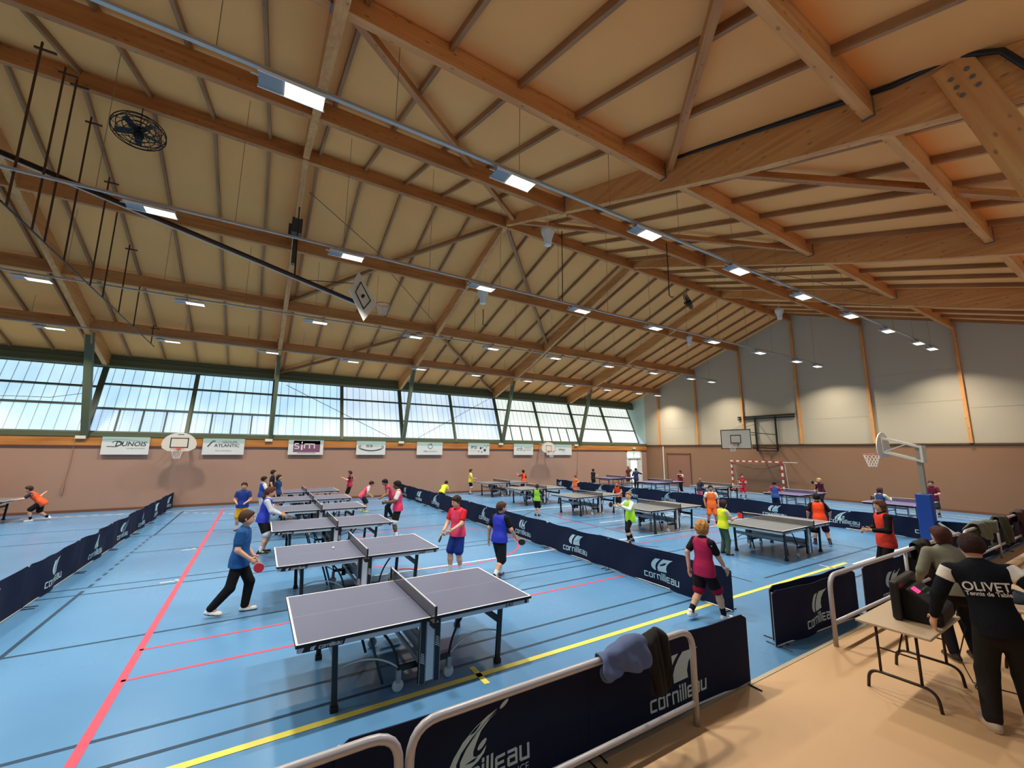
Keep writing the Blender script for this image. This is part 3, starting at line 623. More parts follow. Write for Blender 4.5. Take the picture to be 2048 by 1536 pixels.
def make_table(top, light=True):
    e = empty('tennis_table'); table_common(e, top)
    for s in (-1, 1):
        a = MB(); x0, x1 = 0.05, 1.34
        for y in (-0.735, 0.735): a.box((s*(x0+x1)/2, y, 0.703), (x1-x0, 0.03, 0.052))
        for x in (x0, x1): a.box((s*x, 0, 0.703), (0.03, 1.47, 0.052))
        a.build('apron', m_apron, e)
    for sx in (-1, 1):
        for sy in (-1, 1):
            l = MB(); l.bar((sx*0.99, sy*0.62, 0.70), (sx*0.955, sy*0.615, 0.03), 0.055, 0.04, up=(0, 1, 0)).build('leg', m_black, e)
            MB().box((sx*0.955, sy*0.615, 0.028), (0.075, 0.065, 0.056)).build('leg_foot', m_black, l.__class__ and None or e) if False else MB().box((sx*0.955, sy*0.615, 0.028), (0.075, 0.065, 0.056)).build('leg_foot', m_black, e)
        c = MB(); c.box((sx*0.97, 0, 0.50), (0.03, 1.2, 0.07)).build('leg_crossbar', m_black if sx > 0 else m_tgrey, e)
    for sy in (-1, 1):
        u = MB(); u.box((0, sy*0.735, 0.41), (0.085, 0.05, 0.60), mi=0)
        for sx in (-1, 1): u.box((sx*0.085, sy*0.735, 0.41), (0.072, 0.045, 0.64), mi=1)
        for sx in (-1, 1):
            for k in range(6):
                zz = (0.30 if sx < 0 else 0.45)+k*0.018
                u.box((sx*0.085, sy*0.759, zz), (0.06-0.004*k, 0.003, 0.005), Matrix.Rotation(0.5, 3, 'Y'), mi=2)
            for xx in (-0.118, -0.05, 0.05, 0.118): u.box((xx, sy*0.757, 0.41), (0.006, 0.006, 0.64), mi=3)
        u.build('centre_upright', [m_apron, m_black, m_tl, m_tgrey], e)
    MB().box((0, 0, 0.36), (0.07, 1.44, 0.13)).box((0.1, 0, 0.30), (0.025, 1.44, 0.05)).box((-0.1, 0, 0.30), (0.025, 1.44, 0.05)).build('centre_beam', m_tgrey, e)
    for sy in (-1, 1):
        MB().box((0, sy*0.60, 0.235), (0.62, 0.05, 0.05)).build('caster_bar', m_black, e)
        for sx in (-1, 1):
            w = MB(); w.lathe([(0.055, -0.02), (0.062, -0.01), (0.062, 0.01), (0.055, 0.02)], 18, c=(sx*0.30, sy*0.60, 0.062), rot=Matrix.Rotation(PI/2, 3, 'X'), mi=0)
            w.box((sx*0.30, sy*0.60, 0.16), (0.05, 0.055, 0.13), mi=1); w.build('caster', [m_wheel, m_tgrey], e)
            MB().tube(arch((sx*0.55, sy*0.56, 0.69), (sx*0.34, sy*0.58, 0.5), (sx*0.30, sy*0.60, 0.24)), 0.014, 7).build('fold_arm', m_black, e, smooth=True)
            MB().tube(arch((sx*0.96, sy*0.56, 0.36), (sx*0.58, sy*0.57, 0.48), (sx*0.31, sy*0.60, 0.25)), 0.010, 7).build('link_rod', m_apron, e, smooth=True)
        MB().bar((-0.62, sy*0.44, 0.68), (-0.42, sy*0.42, 0.03), 0.03, 0.02, up=(0, 1, 0)).build('strut', mat('dark_teal_strut', (36, 62, 70), 0.5), e)
    MB().box((-0.5, 0.5, 0.56), (0.16, 0.10, 0.22)).build('ball_holder', mat('ball_holder_grey', (84, 92, 92), 0.6), e, bevel=0.01)
    # stickers and lettering on the near and far aprons
    for sy in (-1, 1):
        def fr(u, z): return (sy*-1*u, sy*0.7525, z)
        MB().prism([(-1.31, 0.677), (-0.93, 0.677), (-0.91, 0.727), (-1.29, 0.727)], lambda u, v, w: Vector((-sy*u, sy*(0.7505+w), v)), 0.003).build('sticker', m_black, e)
        w, ww = stroke_word('cornilleau', 0.26); s = 0.21/ww; q = MB()
        for p in w: q.add([(-sy*(-1.16+s*(a+0.25*b)), sy*0.7532, 0.69+s*b) for a, b in p], [(0, 1, 2, 3)])
        for p in LOGO_A: q.add([(-sy*(-1.24+0.045*a), sy*0.7532, 0.684+0.036*b) for a, b in p], [tuple(range(len(p)))])
        q.build('maker_name', m_tl, e, fix=False)
        tp, tw = text_polys('640', 0.062, True, 0.2); q = MB()
        for p in tp: q.add([(-sy*(0.98+a*1.25), sy*0.7505, 0.684+b) for a, b in p], [tuple(range(len(p)))])
        q.add([(-sy*a, sy*0.7505, b) for a, b in ((1.27, .684), (1.315, .684), (1.315, .726), (1.28, .73))], [(0, 1, 2, 3)])
        q.build('model_number', m_black, e, fix=False)
    return e
def make_table_r():
    e = empty('tennis_table'); table_common(e, m_top3)
    for s in (-1, 1):
        a = MB(); [a.box((s*0.69, y, 0.71), (1.28, 0.025, 0.04)) for y in (-0.72, 0.72)]; [a.box((s*x, 0, 0.71), (0.025, 1.44, 0.04)) for x in (0.06, 1.32)]; a.build('apron', m_black, e)
        for x in (0.22, 1.08):
            l = MB(); [l.box((s*x, y, 0.365), (0.04, 0.04, 0.65)) for y in (-0.5, 0.5)]; l.box((s*x, 0, 0.16), (0.03, 1.0, 0.04)); l.box((s*x, 0, 0.62), (0.03, 1.0, 0.05)); l.build('leg_frame', m_tgrey, e)
        for y in (-0.5, 0.5):
            MB().box((s*0.65, y, 0.33), (0.86, 0.025, 0.03)).build('leg_brace', m_tgrey, e)
            MB().lathe([(0.035, -0.012), (0.04, 0), (0.035, 0.012)], 12, c=(s*0.22, y, 0.04), rot=Matrix.Rotation(PI/2, 3, 'X')).build('caster', m_black, e)
    return e
def put_table(proto, x, y, rz, label, used=[]):
    o = copy_tree(proto) if proto.name in used else proto; used.append(proto.name)
    o.location = (x, y, 0); o.rotation_euler = (0, 0, rz); return tag(o, label, 'table', 'table tennis tables')
tL, tM, tR = make_table(m_top), make_table(m_top2), make_table_r()
for (x, y, r), lb in zip(((1.828, 5.515, .006), (1.765, 8.629, -.001), (1.761, 11.859, -.003), (1.78, 15.07, .01), (1.83, 17.9, 0), (1.85, 21.0, .02)),
    ('slate grey table tennis table nearest the viewer', 'slate grey table tennis table with a ball on it, second nearest the viewer', 'slate grey table in front of the girl with long hair, third in the left file', 'slate grey table fourth in the left file', 'slate grey table fifth in the left file', 'slate grey table farthest back in the left file')):
    put_table(tL, x, y, r, lb)
for (x, y, r), lb in zip(((12.225, 6.2, .03), (12.075, 10.01, .02), (12.3, 13.95, .04), (12.16, 17.63, -.02), (12.35, 21.5, .03)),
    ('grey table between the boy in yellow and a player in orange', 'grey table behind the girl in neon yellow, second in the middle file', 'grey table third in the middle file', 'grey table fourth in the middle file', 'grey table closest to the window wall in the middle file')):
    put_table(tM, x, y, r, lb)
for (x, y, r), lb in zip(((21.59, 6.26, 0), (21.74, 10.06, .01), (22.0, 14.2, .01), (21.57, 17.64, .01), (21.75, 21.6, .0)),
    ('violet topped table behind the blue padded post', 'violet topped table in front of the handball goal, beside the boy in blue', 'table left of the handball goal in the right file', 'violet topped table in front of the brown door', 'violet topped table in front of the glazed door')):
    put_table(tR if y != 14.2 else tM, x, y, r, lb)
put_table(tM, -8.6, 21.9, 0.0, 'table at the left edge where a player in orange leans forward')

# ================================================================ balls and paddles
m_ball = mat('ball_white', (240, 238, 228), 0.3)
def ball(x, y, z, label):
    o = MB().lathe([(0.02*math.sin(PI*k/8)+1e-5, -0.02*math.cos(PI*k/8)) for k in range(9)], 12).build('table_tennis_ball', m_ball, smooth=True)
    o.location = (x, y, z+0.02); tag(o, label, 'ball', 'table tennis balls')
ball(1.35, 8.72, 0.7615, 'small white ball resting on the second nearest table')
ball(4.35, 23.3, 0.0, 'white ball on the floor near the far wall, left side')
# ================================================================ folding table, scoreboard
m_ftop = mat('beige_laminate', (196, 172, 142), 0.4); m_brown = mat('brown_tube', (44, 24, 20), 0.4)
def folding_table(x, y, rz, L_, Wd, label, feet=True):
    e = empty('folding_table', (x, y, 0), rz, label, 'table', 'folding tables')
    MB().box((0, 0, 0.725), (L_, Wd, 0.028)).build('tabletop', m_ftop, e, bevel=0.008)
    for s in (-1, 1):
        xx = s*(L_/2-0.12); h = MB()
        for q in (-0.17, 0.17): h.tube([(xx, q, 0.71), (xx, q, 0.20)], 0.014, 8)
        pts = [Vector((xx, -Wd/2+0.02, 0.0))]+rnd((xx, -Wd/2+0.02, 0), (xx, -Wd/2+0.04, 0.2), (xx, Wd/2, 0.2), 0.11)+rnd((xx, -Wd/2, 0.2), (xx, Wd/2-0.04, 0.2), (xx, Wd/2-0.02, 0), 0.11)+[Vector((xx, Wd/2-0.02, 0))]
        h.tube(pts, 0.016, 8); h.build('leg_frame', m_brown, e, smooth=True)
        MB().tube([(xx, 0, 0.44), (s*(L_/2-0.42), 0, 0.70)], 0.009, 6).tube([(xx, -0.17, 0.46), (xx, 0.17, 0.46)], 0.009, 6).build('leg_brace', m_brown, e)
    return e
folding_table(6.68, 2.01, 0.02, 1.15, 0.64, 'beige folding table with brown legs carrying the black scoreboard')
sb = empty('scoreboard', (6.86, 2.0, 0.741), math.radians(4), 'black electronic scoreboard with red digits on the folding table', 'scoreboard')
MB().prism([(0.06, 0.0), (0.06, 0.33), (-0.04, 0.34), (-0.30, 0.16), (-0.30, 0.03), (-0.26, 0.0)], lambda u, v, w: Vector((w, u, v)), 0.58).build('case', m_blackm, sb, bevel=0.02)
MB().prism([(0.02, 0.0), (0.11, 0.0), (0.11, 0.42), (0.02, 0.42)], lambda u, v, w: Vector((w, u, v)), 0.80).build('front_hood', m_black, sb, bevel=0.025)
m_led = mat('red_led', (60, 0, 10), 0.4, emit=(255, 40, 90), es=3.0)
def seg7(ch, x, y, s):
    S7 = {'5': 'afgcd', '0': 'abcdef', '3': 'abgcd'}[ch]; G = {'a': ((0, 2), (1, 2)), 'b': ((1, 2), (1, 1)), 'c': ((1, 1), (1, 0)), 'd': ((0, 0), (1, 0)), 'e': ((0, 0), (0, 1)), 'f': ((0, 1), (0, 2)), 'g': ((0, 1), (1, 1))}
    return [((x+s*a[0], y+s*a[1]), (x+s*b[0], y+s*b[1])) for a, b in (G[k] for k in S7)]
q = MB(); sl = (0.34-0.16)/0.26
def dz(y): return 0.344+(y+0.04)*sl
for ch, x, y in (('0', -0.20, -0.10), ('5', -0.155, -0.10), ('0', -0.11, -0.10)):
    for a, b in seg7(ch, x, y, 0.026): q.bar((a[0], a[1], dz(a[1])), (b[0], b[1], dz(b[1])), 0.008, 0.006)
q.build('digits', m_led, sb)
q = MB(); [q.box((-0.02+0.05*i, -0.10-0.045*j, dz(-0.10-0.045*j)), (0.03, 0.025, 0.008)) for i in range(5) for j in range(4)]; q.build('keys', mat('key_green_grey', (52, 66, 56), 0.6), sb)
tag(MB().tube([(7.3, 1.93, 0.76), (7.33, 1.74, 0.74), (7.33, 1.69, 0.6), (7.2, 1.75, 0.3), (7.35, 1.7, 0.008)]+[(7.3+0.13*math.cos(t), 1.58+0.09*math.sin(t), 0.008+0.004*math.sin(2*t)) for t in np.linspace(0.5, 7.4, 26)]+[(7.45, 1.4, 0.006), (7.4, 1.25, 0.006), (7.25, 1.2, 0.006)], 0.006, 6).build('mains_cable', m_black, smooth=True), 'thin black cord looping on the floor under the folding table', 'cord')
# second table at the right edge, with things on it
folding_table(8.9, 1.35, 0.15, 1.5, 0.7, 'beige folding table at the right edge, behind the man in the dark jacket')
# ================================================================ clothes hung on the rails
def drape(name, x, y, h, w, dn_front, dn_back, m, label, cat, seed, rumple=0.03, thick=0.012, lump=0.0):
    r = random.Random(seed); nx, nv = 22, 26; vs = []
    ph = [r.uniform(0, 6) for _ in range(8)]
    for i in range(nx+1):
        u = i/nx
        edge = 0.75+0.25*math.sin(PI*u)+0.12*math.sin(7*u+ph[0])
        for j in range(nv+1):
            v = j/nv*2-1     # -1 front bottom .. 1 back bottom
            L1 = dn_front*edge if v < 0 else dn_back*edge
            if abs(v) < 0.16: ang = v/0.16*PI/2; yy = math.sin(ang)*0.045; zz = h+math.cos(ang)*0.035+0.01
            else:
                t = (abs(v)-0.16)/0.84; yy = (0.045+0.05*t*lump)*(1 if v > 0 else -1); zz = h+0.005-L1*t
            wig = rumple*math.sin(9*u+ph[1]+2*v)+rumple*0.6*math.sin(17*u+ph[2]+5*v)+rumple*0.5*math.sin(23*u+ph[5])
            yy += (wig+rumple)*(-1 if v < 0 else 1)*min(1, 0.35+abs(v)); zz += lump*0.05*math.sin(5*u+ph[3])*(1-abs(v))+lump*0.06*(1-abs(v))*math.sin(PI*u)
            xx = x+(u-0.5)*w*(1+0.12*math.sin(3*v+ph[4])-0.25*max(0, abs(v)-0.5))
            vs.append((xx, y+yy, zz))
    fs = [(i*(nv+1)+j, (i+1)*(nv+1)+j, (i+1)*(nv+1)+j+1, i*(nv+1)+j+1) for i in range(nx) for j in range(nv)]
    o = MB().add(vs, fs).build(name, m, smooth=True, fix=False, origin=(x, y, h))
    md = o.modifiers.new('thickness', 'SOLIDIFY'); md.thickness = thick; md.offset = 1
    sb_ = o.modifiers.new('smooth', 'SUBSURF'); sb_.levels = 1; sb_.render_levels = 1
    return tag(o, label, cat)
m_denim = mat('slate_blue_cloth', (84, 100, 140), 0.85, noise=0.12, nscale=9, bump=0.2, bscale=30)
drape('hung_sweater', 2.90, 2.88, 0.885, 0.58, 0.15, 0.12, m_denim, 'slate blue sweater folded over the nearest railing', 'clothing', 3, 0.022, 0.016, 0.7)
o = MB().tube([(2.72+0.075*math.cos(t), 2.86+0.02*math.sin(t), 0.76+0.055*math.sin(t)) for t in np.linspace(0, 2*PI, 16)[:-1]], 0.016, 7, closed=True).build('sleeve', m_denim, None, smooth=True)
o.parent = bpy.data.objects['hung_sweater']; o.matrix_parent_inverse = Matrix.Translation(-Vector((2.90, 2.88, 0.88)))
drape('hung_jacket', 3.30, 2.88, 0.88, 0.30, 0.44, 0.30, mat('black_brown_cloth', (22, 18, 14), 0.9, noise=0.3, nscale=8), 'black jacket hanging over the nearest railing, right of the blue sweater', 'clothing', 8, 0.028, 0.012, 0.6)
drape('hung_jacket', 10.75, 2.93, 0.95, 0.62, 0.62, 0.3, mat('black_cloth', (14, 14, 18), 0.9), 'black jacket with a pale stripe hung on the railing beside the woman in grey green', 'clothing', 11, 0.03, 0.015, 0.6)
drape('hung_towel', 15.2, 2.93, 0.95, 1.6, 0.30, 0.25, mat('grey_green_cloth', (92, 98, 84), 0.9), 'grey green coat lying along the far right railing', 'clothing', 15, 0.04, 0.02, 0.5)
drape('hung_coat', 16.9, 2.93, 0.95, 0.8, 0.65, 0.3, mat('olive_cloth', (60, 62, 46), 0.9), 'olive coat hanging on the far right railing', 'clothing', 18, 0.05, 0.02, 0.5)
drape('hung_coat', 19.0, 2.93, 0.95, 0.8, 0.7, 0.3, mat('dark_red_cloth', (58, 30, 30), 0.9), 'dark reddish coat hanging at the right edge of the railing', 'clothing', 21, 0.05, 0.02, 0.5)
# small pile of clothes on the right table
def lump(name, c, rx, ry, rz_, m, label, cat, seed):
    r = random.Random(seed); vs = []; n, k = 16, 9
    for i in range(k+1):
        th = PI/2*i/k
        for j in range(n):
            a = 2*PI*j/n; s = 1+0.16*math.sin(3*a+seed)+0.1*math.sin(5*a+2*th+seed*2)+r.uniform(-.04, .04)
            vs.append((rx*s*math.cos(a)*math.cos(th), ry*s*math.sin(a)*math.cos(th), rz_*math.sin(th)*(1+0.15*math.sin(4*a))))
    fs = [(i*n+j, i*n+(j+1) % n, (i+1)*n+(j+1) % n, (i+1)*n+j) for i in range(k) for j in range(n)]+[tuple(range(n-1, -1, -1))]
    o = MB().add(vs, fs).build(name, m, smooth=True); o.location = c; return tag(o, label, cat)
lump('folded_jacket', (8.75, 1.5, 0.741), 0.28, 0.16, 0.10, mat('teal_black_cloth', (18, 34, 46), 0.8, noise=0.3, nscale=10), 'dark teal jacket heaped on the table at the right edge', 'clothing', 2)
lump('folded_scarf', (9.15, 1.25, 0.741), 0.18, 0.14, 0.07, mat('maroon_cloth', (64, 34, 34), 0.8, noise=0.3, nscale=10), 'maroon garment heaped on the table at the right edge', 'clothing', 5)
# ================================================================ people: bodies and clothes as smooth closed surfaces around a posed skeleton
def nv(a): return np.array(a, float)
def unit(a): a = nv(a); return a/(np.linalg.norm(a)+1e-9)
class Field:
    "smooth union of rounded primitives sampled on a grid, then turned into a mesh"
    def __init__(s, lo, hi, h):
        s.h = h; s.lo = nv(lo)-3*h; s.n = np.ceil((nv(hi)+3*h-s.lo)/h).astype(int)+1
        s.F = np.full(tuple(s.n), 1.0, np.float32)
    def _sl(s, lo, hi):
        a = np.clip(np.floor((nv(lo)-s.lo)/s.h).astype(int), 0, s.n-1); b = np.clip(np.ceil((nv(hi)-s.lo)/s.h).astype(int)+1, 1, s.n)
        sl = tuple(slice(x, y) for x, y in zip(a, b))
        g = [s.lo[i]+s.h*np.arange(a[i], b[i]) for i in range(3)]
        return sl, np.stack(np.meshgrid(*g, indexing='ij'), -1).astype(np.float32)
    def _merge(s, sl, d, k):
        A = s.F[sl]
        if k > 0:
            hh = np.clip(0.5+0.5*(A-d)/k, 0, 1); s.F[sl] = A*(1-hh)+d*hh-k*hh*(1-hh)
        else: s.F[sl] = np.minimum(A, d)
    def cap(s, a, b, r1, r2, k=0.02, flat=1.0, fd=(0, 1, 0)):
        a, b = nv(a), nv(b); R = max(r1, r2)*max(1, flat)+k+2*s.h
        lo, hi = np.minimum(a, b)-R, np.maximum(a, b)+R
        if (hi < s.lo).any() or (lo > s.lo+s.h*s.n).any(): return s
        sl, P = s._sl(lo, hi); Q = P-a.astype(np.float32); ab = b-a
        if flat != 1.0:
            f = unit(fd); Q = Q+np.multiply.outer((Q@f), f)*(1/flat-1); ab = ab+f*(ab@f)*(1/flat-1)
        L2 = max(ab@ab, 1e-9); t = np.clip((Q@ab)/L2, 0, 1)
        d = np.linalg.norm(Q-t[..., None]*ab, axis=-1)-(r1+(r2-r1)*t)
        s._merge(sl, d.astype(np.float32)*min(1, flat if flat < 1 else 1), k); return s
    def ell(s, c, rad, R=None, k=0.01):
        c = nv(c); m = max(rad)+k+2*s.h; sl, P = s._sl(c-m, c+m); Q = P-c
        if R is not None: Q = Q@R
        rad = nv(rad); k0 = np.linalg.norm(Q/rad, axis=-1); k1 = np.linalg.norm(Q/(rad*rad), axis=-1)+1e-6
        s._merge(sl, (k0*(k0-1)/k1).astype(np.float32), k); return s
    def clip(s, p, n):
        "keep the half space (x-p).n < 0"
        sl, P = s._sl(s.lo, s.lo+s.h*s.n); s.F = np.maximum(s.F, ((P-nv(p))@unit(n)).astype(np.float32)); return s
    def cut(s, c, r):
        sl, P = s._sl(nv(c)-r-4*s.h, nv(c)+r+4*s.h); s.F[sl] = np.maximum(s.F[sl], (r-np.linalg.norm(P-nv(c), axis=-1)).astype(np.float32)); return s
    def noise(s, amp, fr, ph=0):
        sl, P = s._sl(s.lo, s.lo+s.h*s.n)
        s.F += amp*(np.sin(P[..., 0]*fr+ph)*np.sin(P[..., 1]*fr*1.3+ph*2)*np.sin(P[..., 2]*fr*0.9+ph*3)+0.5*np.sin(P[..., 0]*fr*2.1+P[..., 2]*fr+ph)).astype(np.float32); return s
    def mesh(s):
        F = s.F; I = F < 0; n = s.n-1
        c = np.zeros(tuple(n), np.int8)
        for dx in (0, 1):
            for dy in (0, 1):
                for dz in (0, 1): c += I[dx:dx+n[0], dy:dy+n[1], dz:dz+n[2]]
        act = (c > 0) & (c < 8); idx = np.argwhere(act)
        if len(idx) == 0: return [], []
        num = np.full(tuple(n), -1, np.int64); num[act] = np.arange(len(idx))
        acc = np.zeros((len(idx), 3)); cnt = np.zeros(len(idx))
        cs = [(0, 0, 0), (1, 0, 0), (0, 1, 0), (1, 1, 0), (0, 0, 1), (1, 0, 1), (0, 1, 1), (1, 1, 1)]
        for i in range(8):
            for ax in range(3):
                if cs[i][ax]: continue
                o2 = list(cs[i]); o2[ax] = 1; a = F[tuple((idx+cs[i]).T)]; b = F[tuple((idx+o2).T)]
                m = (a < 0) != (b < 0); t = np.where(m, a/np.where(m, a-b, 1), 0)
                p = np.array(cs[i], float)[None].repeat(len(idx), 0); p[:, ax] += t; acc[m] += p[m]; cnt[m] += 1
        V = s.lo+s.h*(idx+acc/cnt[:, None]); fs = []
        for ax in range(3):
            u, w = [(1, 2), (2, 0), (0, 1)][ax]
            sa = [slice(None)]*3; sb = [slice(None)]*3; sa[ax] = slice(0, -1); sb[ax] = slice(1, None)
            ch = I[tuple(sa)] != I[tuple(sb)]; e = np.argwhere(ch)
            e = e[(e[:, u] > 0) & (e[:, w] > 0) & (e[:, u] < n[u]) & (e[:, w] < n[w])]
            inside = I[tuple(e.T)]; q = []
            for du, dw in ((-1, -1), (0, -1), (0, 0), (-1, 0)):
                k = e.copy(); k[:, u] += du; k[:, w] += dw; q.append(num[tuple(k.T)])
            q = np.stack(q, 1); q[~inside] = q[~inside][:, ::-1]; fs.append(q[(q >= 0).all(1)])
        return V, np.concatenate(fs)
    def build(s, name, m, parent, mats2=None, zsplit=None):
        V, Fc = s.mesh()
        if len(V) == 0: return None
        me = bpy.data.meshes.new(name); me.vertices.add(len(V)); me.vertices.foreach_set('co', V.ravel())
        me.loops.add(Fc.size); me.loops.foreach_set('vertex_index', Fc.ravel().astype(np.int32)); me.polygons.add(len(Fc))
        me.polygons.foreach_set('loop_start', np.arange(0, Fc.size, 4, dtype=np.int32)); me.polygons.foreach_set('loop_total', np.full(len(Fc), 4, np.int32))
        me.polygons.foreach_set('use_smooth', [True]*len(Fc)); me.update(); me.validate(); me.materials.append(m)
        if mats2 is not None:
            me.materials.append(mats2); zc_ = V[Fc].mean(1)
            me.polygons.foreach_set('material_index', zsplit(zc_).astype(np.int32))
        o = bpy.data.objects.new(name, me); link(o, parent); return o
def ik(a, t, l1, l2, pole):
    a, t = nv(a), nv(t); d = t-a; L_ = np.linalg.norm(d); mx = (l1+l2)*0.995
    if L_ > mx: d = d/L_*mx; L_ = mx; t = a+d
    x = (l1*l1-l2*l2+L_*L_)/(2*L_); h = math.sqrt(max(l1*l1-x*x, 0)); e = d/L_; p = nv(pole); p = p-e*(p@e); p = unit(p)
    return a+e*x+p*h, t
SKIN = {'fair': (214, 164, 136), 'mid': (176, 122, 92), 'dark': (110, 72, 52)}
_cm = {}
def cloth(c, rough=0.85):
    k = (c, rough)
    if k not in _cm: _cm[k] = mat('cloth_%d_%d_%d' % c, c, rough, spec=0.2, noise=0.10, nscale=14, bump=0.25, bscale=22)
    return _cm[k]
def shiny(c): return mat('bib_%d_%d_%d' % c, c, 0.6, spec=0.35, noise=0.06, nscale=10, bump=0.35, bscale=14)
def person(x, y, face, H, label, group=None, h=0.014, pel=(0, 0, 0), lean=(0, 0.03), twist=0, head=(0, 0), lh=(-.06, .05, -.29), rh=(.06, .05, -.29), lf=(-.06, 0, 0), rf=(.06, 0, 0), lfy=8, rfy=-8,
           skin='fair', hair=('short', (48, 32, 22)), shirt=None, sleeve=0.55, bib=None, legs=('shorts', (20, 20, 24)), trim=None, shoe=(235, 235, 235), sole=(240, 240, 240), sock=None, paddle=None, kid=True, hem=0.0, bib_l=-0.02, fingers=None, extras=None, stout=1.0):
    s = H; HH = (0.150 if kid else 0.132)*s; e = empty('person', (x, y, 0), math.radians(face), label, 'person', group)
    fingers = h < 0.012 if fingers is None else fingers
    msk = mat('skin_'+skin, SKIN[skin], 0.55, spec=0.35)
    P = nv((pel[0], pel[1], 0.52+pel[2]))*s; sp = unit((lean[0], lean[1], 1)); tw = math.radians(twist)
    rt = unit(np.cross(unit((math.sin(-tw), math.cos(tw), 0)), (0, 0, 1))); rt = unit(rt-sp*(rt@sp)); fw = unit(np.cross(sp, rt))
    rt0 = nv((1, 0, 0)); W_ = P+sp*0.10*s; Cc = P+sp*0.20*s; N_ = P+sp*0.305*s
    hw = 0.108*s*stout; SH = {1: P+sp*0.278*s+rt*hw, -1: P+sp*0.278*s-rt*hw}; HP = {1: P+rt0*0.046*s-nv((0, 0, .02*s)), -1: P-rt0*0.046*s-nv((0, 0, .02*s))}
    ya, pi_ = math.radians(head[0]), math.radians(head[1])
    hf = unit((-math.sin(ya)*math.cos(pi_), math.cos(ya)*math.cos(pi_), math.sin(pi_))); hr = unit(np.cross(hf, (0, 0, 1))); hu = np.cross(hr, hf)
    Hc = N_+sp*0.035*s+hu*HH*0.52+hf*0.012*s; HR = np.stack([hr, hf, hu], 1)
    A = {}
    for sd, tgt in ((-1, lh), (1, rh)):
        T = SH[sd]+(rt*tgt[0]+nv((0, 1, 0))*tgt[1]+nv((0, 0, 1))*tgt[2])*s
        el, wr = ik(SH[sd], T, 0.158*s, 0.148*s, -nv((0, 1, 0))*0.7+rt*sd*0.55-nv((0, 0, .5))); A[sd] = (SH[sd], el, wr)
    G = {}
    for sd, ft, fy in ((-1, lf, lfy), (1, rf, rfy)):
        an = nv((ft[0], ft[1], 0.042+ft[2]))*s; a_ = math.radians(fy); fd = nv((-math.sin(a_), math.cos(a_), 0))
        kn, an = ik(HP[sd], an, 0.235*s, 0.235*s, nv((0, 1, 0))+rt0*sd*0.12); G[sd] = (HP[sd], kn, an, fd)
    allp = [P, N_, Hc]+[p for v in A.values() for p in v]+[p for v in G.values() for p in v[:3]]
    lo, hi = np.min(allp, 0)-0.14*s, np.max(allp, 0)+0.14*s; lo[2] = -0.01
    # ---- body: one continuous skin surface
    B = Field(lo, hi, h)
    wk = 0.03*s
    B.cap(P, W_, 0.072*s, 0.066*s, wk, 0.72, fw); B.cap(W_, Cc, 0.066*s, 0.078*s, wk, 0.70, fw); B.cap(Cc, P+sp*0.26*s, 0.078*s, 0.07*s, wk, 0.66, fw); B.cap(SH[-1]-sp*.01*s, SH[1]-sp*.01*s, 0.036*s, 0.036*s, wk)
    B.cap(N_-sp*0.03*s, Hc-hu*HH*0.2, 0.032*s, 0.030*s, 0.02*s)
    B.ell(Hc, (HH*0.36, HH*0.43, HH*0.47), HR, 0.01*s); B.ell(Hc-hu*HH*0.22+hf*HH*0.10, (HH*0.27, HH*0.30, HH*0.27), HR, 0.02*s)
    if h < 0.02:
        B.cap(Hc+hf*HH*0.41-hu*HH*0.0, Hc+hf*HH*0.47-hu*HH*0.14, HH*0.035, HH*0.055, 0.008*s)
        B.cap(Hc+hf*HH*0.39-hu*HH*0.29-hr*HH*.07, Hc+hf*HH*0.39-hu*HH*0.29+hr*HH*.07, HH*0.04, HH*0.04, 0.006*s)
        for sd in (-1, 1): B.ell(Hc+hr*sd*HH*0.36-hu*HH*0.03-hf*HH*.02, (HH*0.05, HH*0.09, HH*0.13), HR, 0.006*s)
    for sd in (-1, 1):
        a, el, wr = A[sd]; B.cap(a, el, 0.034*s, 0.026*s, 0.015*s); B.cap(el, wr, 0.027*s, 0.0175*s, 0.012*s)
        d = unit(wr-el); side = unit(np.cross(d, nv((0, 0, 1))) if abs(d[2]) < .95 else rt*1.0); pn = unit(np.cross(side, d))
        grip = bool(paddle) and sd in ([1] if paddle[0] == 'r' else [-1])
        pal = wr+d*0.045*s; B.cap(wr, pal, 0.017*s, 0.022*s, 0.008*s, 0.6, side)
        if fingers:
            spread = pn*(-sd if False else 1)
            for q in range(4):
                b0 = pal+spread*(q-1.5)*0.0125*s+d*0.010*s; cl = 0.75 if grip else 0.28; L1 = (0.027, 0.031, 0.029, 0.023)[q]*s
                mid_ = b0+unit(d*(1-cl*.5)+side*cl*sd*-1)*L1; tip = mid_+unit(d*(1-cl*1.3)+side*cl*sd*-1.2)*L1*0.8
                B.cap(b0, mid_, 0.0062*s, 0.0058*s, 0.003*s); B.cap(mid_, tip, 0.0058*s, 0.005*s, 0.002*s)
            t0 = wr+d*0.015*s+spread*0.016*s; t1 = t0+unit(d*.6+spread*.9)*0.024*s; t2 = t1+unit(d*1.0+spread*(-.1 if grip else .3)-side*sd*(.6 if grip else .1))*0.022*s
            B.cap(t0, t1, 0.008*s, 0.007*s, 0.004*s); B.cap(t1, t2, 0.0068*s, 0.0055*s, 0.002*s)
        else: B.cap(pal, pal+d*0.04*s, 0.019*s, 0.013*s, 0.008*s, 0.6, side)
        hp, kn, an, fd = G[sd]; B.cap(hp, kn, 0.052*s, 0.037*s, 0.02*s); B.cap(kn, kn+(an-kn)*0.35, 0.036*s, 0.037*s, 0.012*s); B.cap(kn+(an-kn)*0.35, an, 0.037*s, 0.021*s, 0.012*s)
        B.cap(an, an+fd*0.05*s-nv((0, 0, .012*s)), 0.022*s, 0.018*s, 0.01*s)
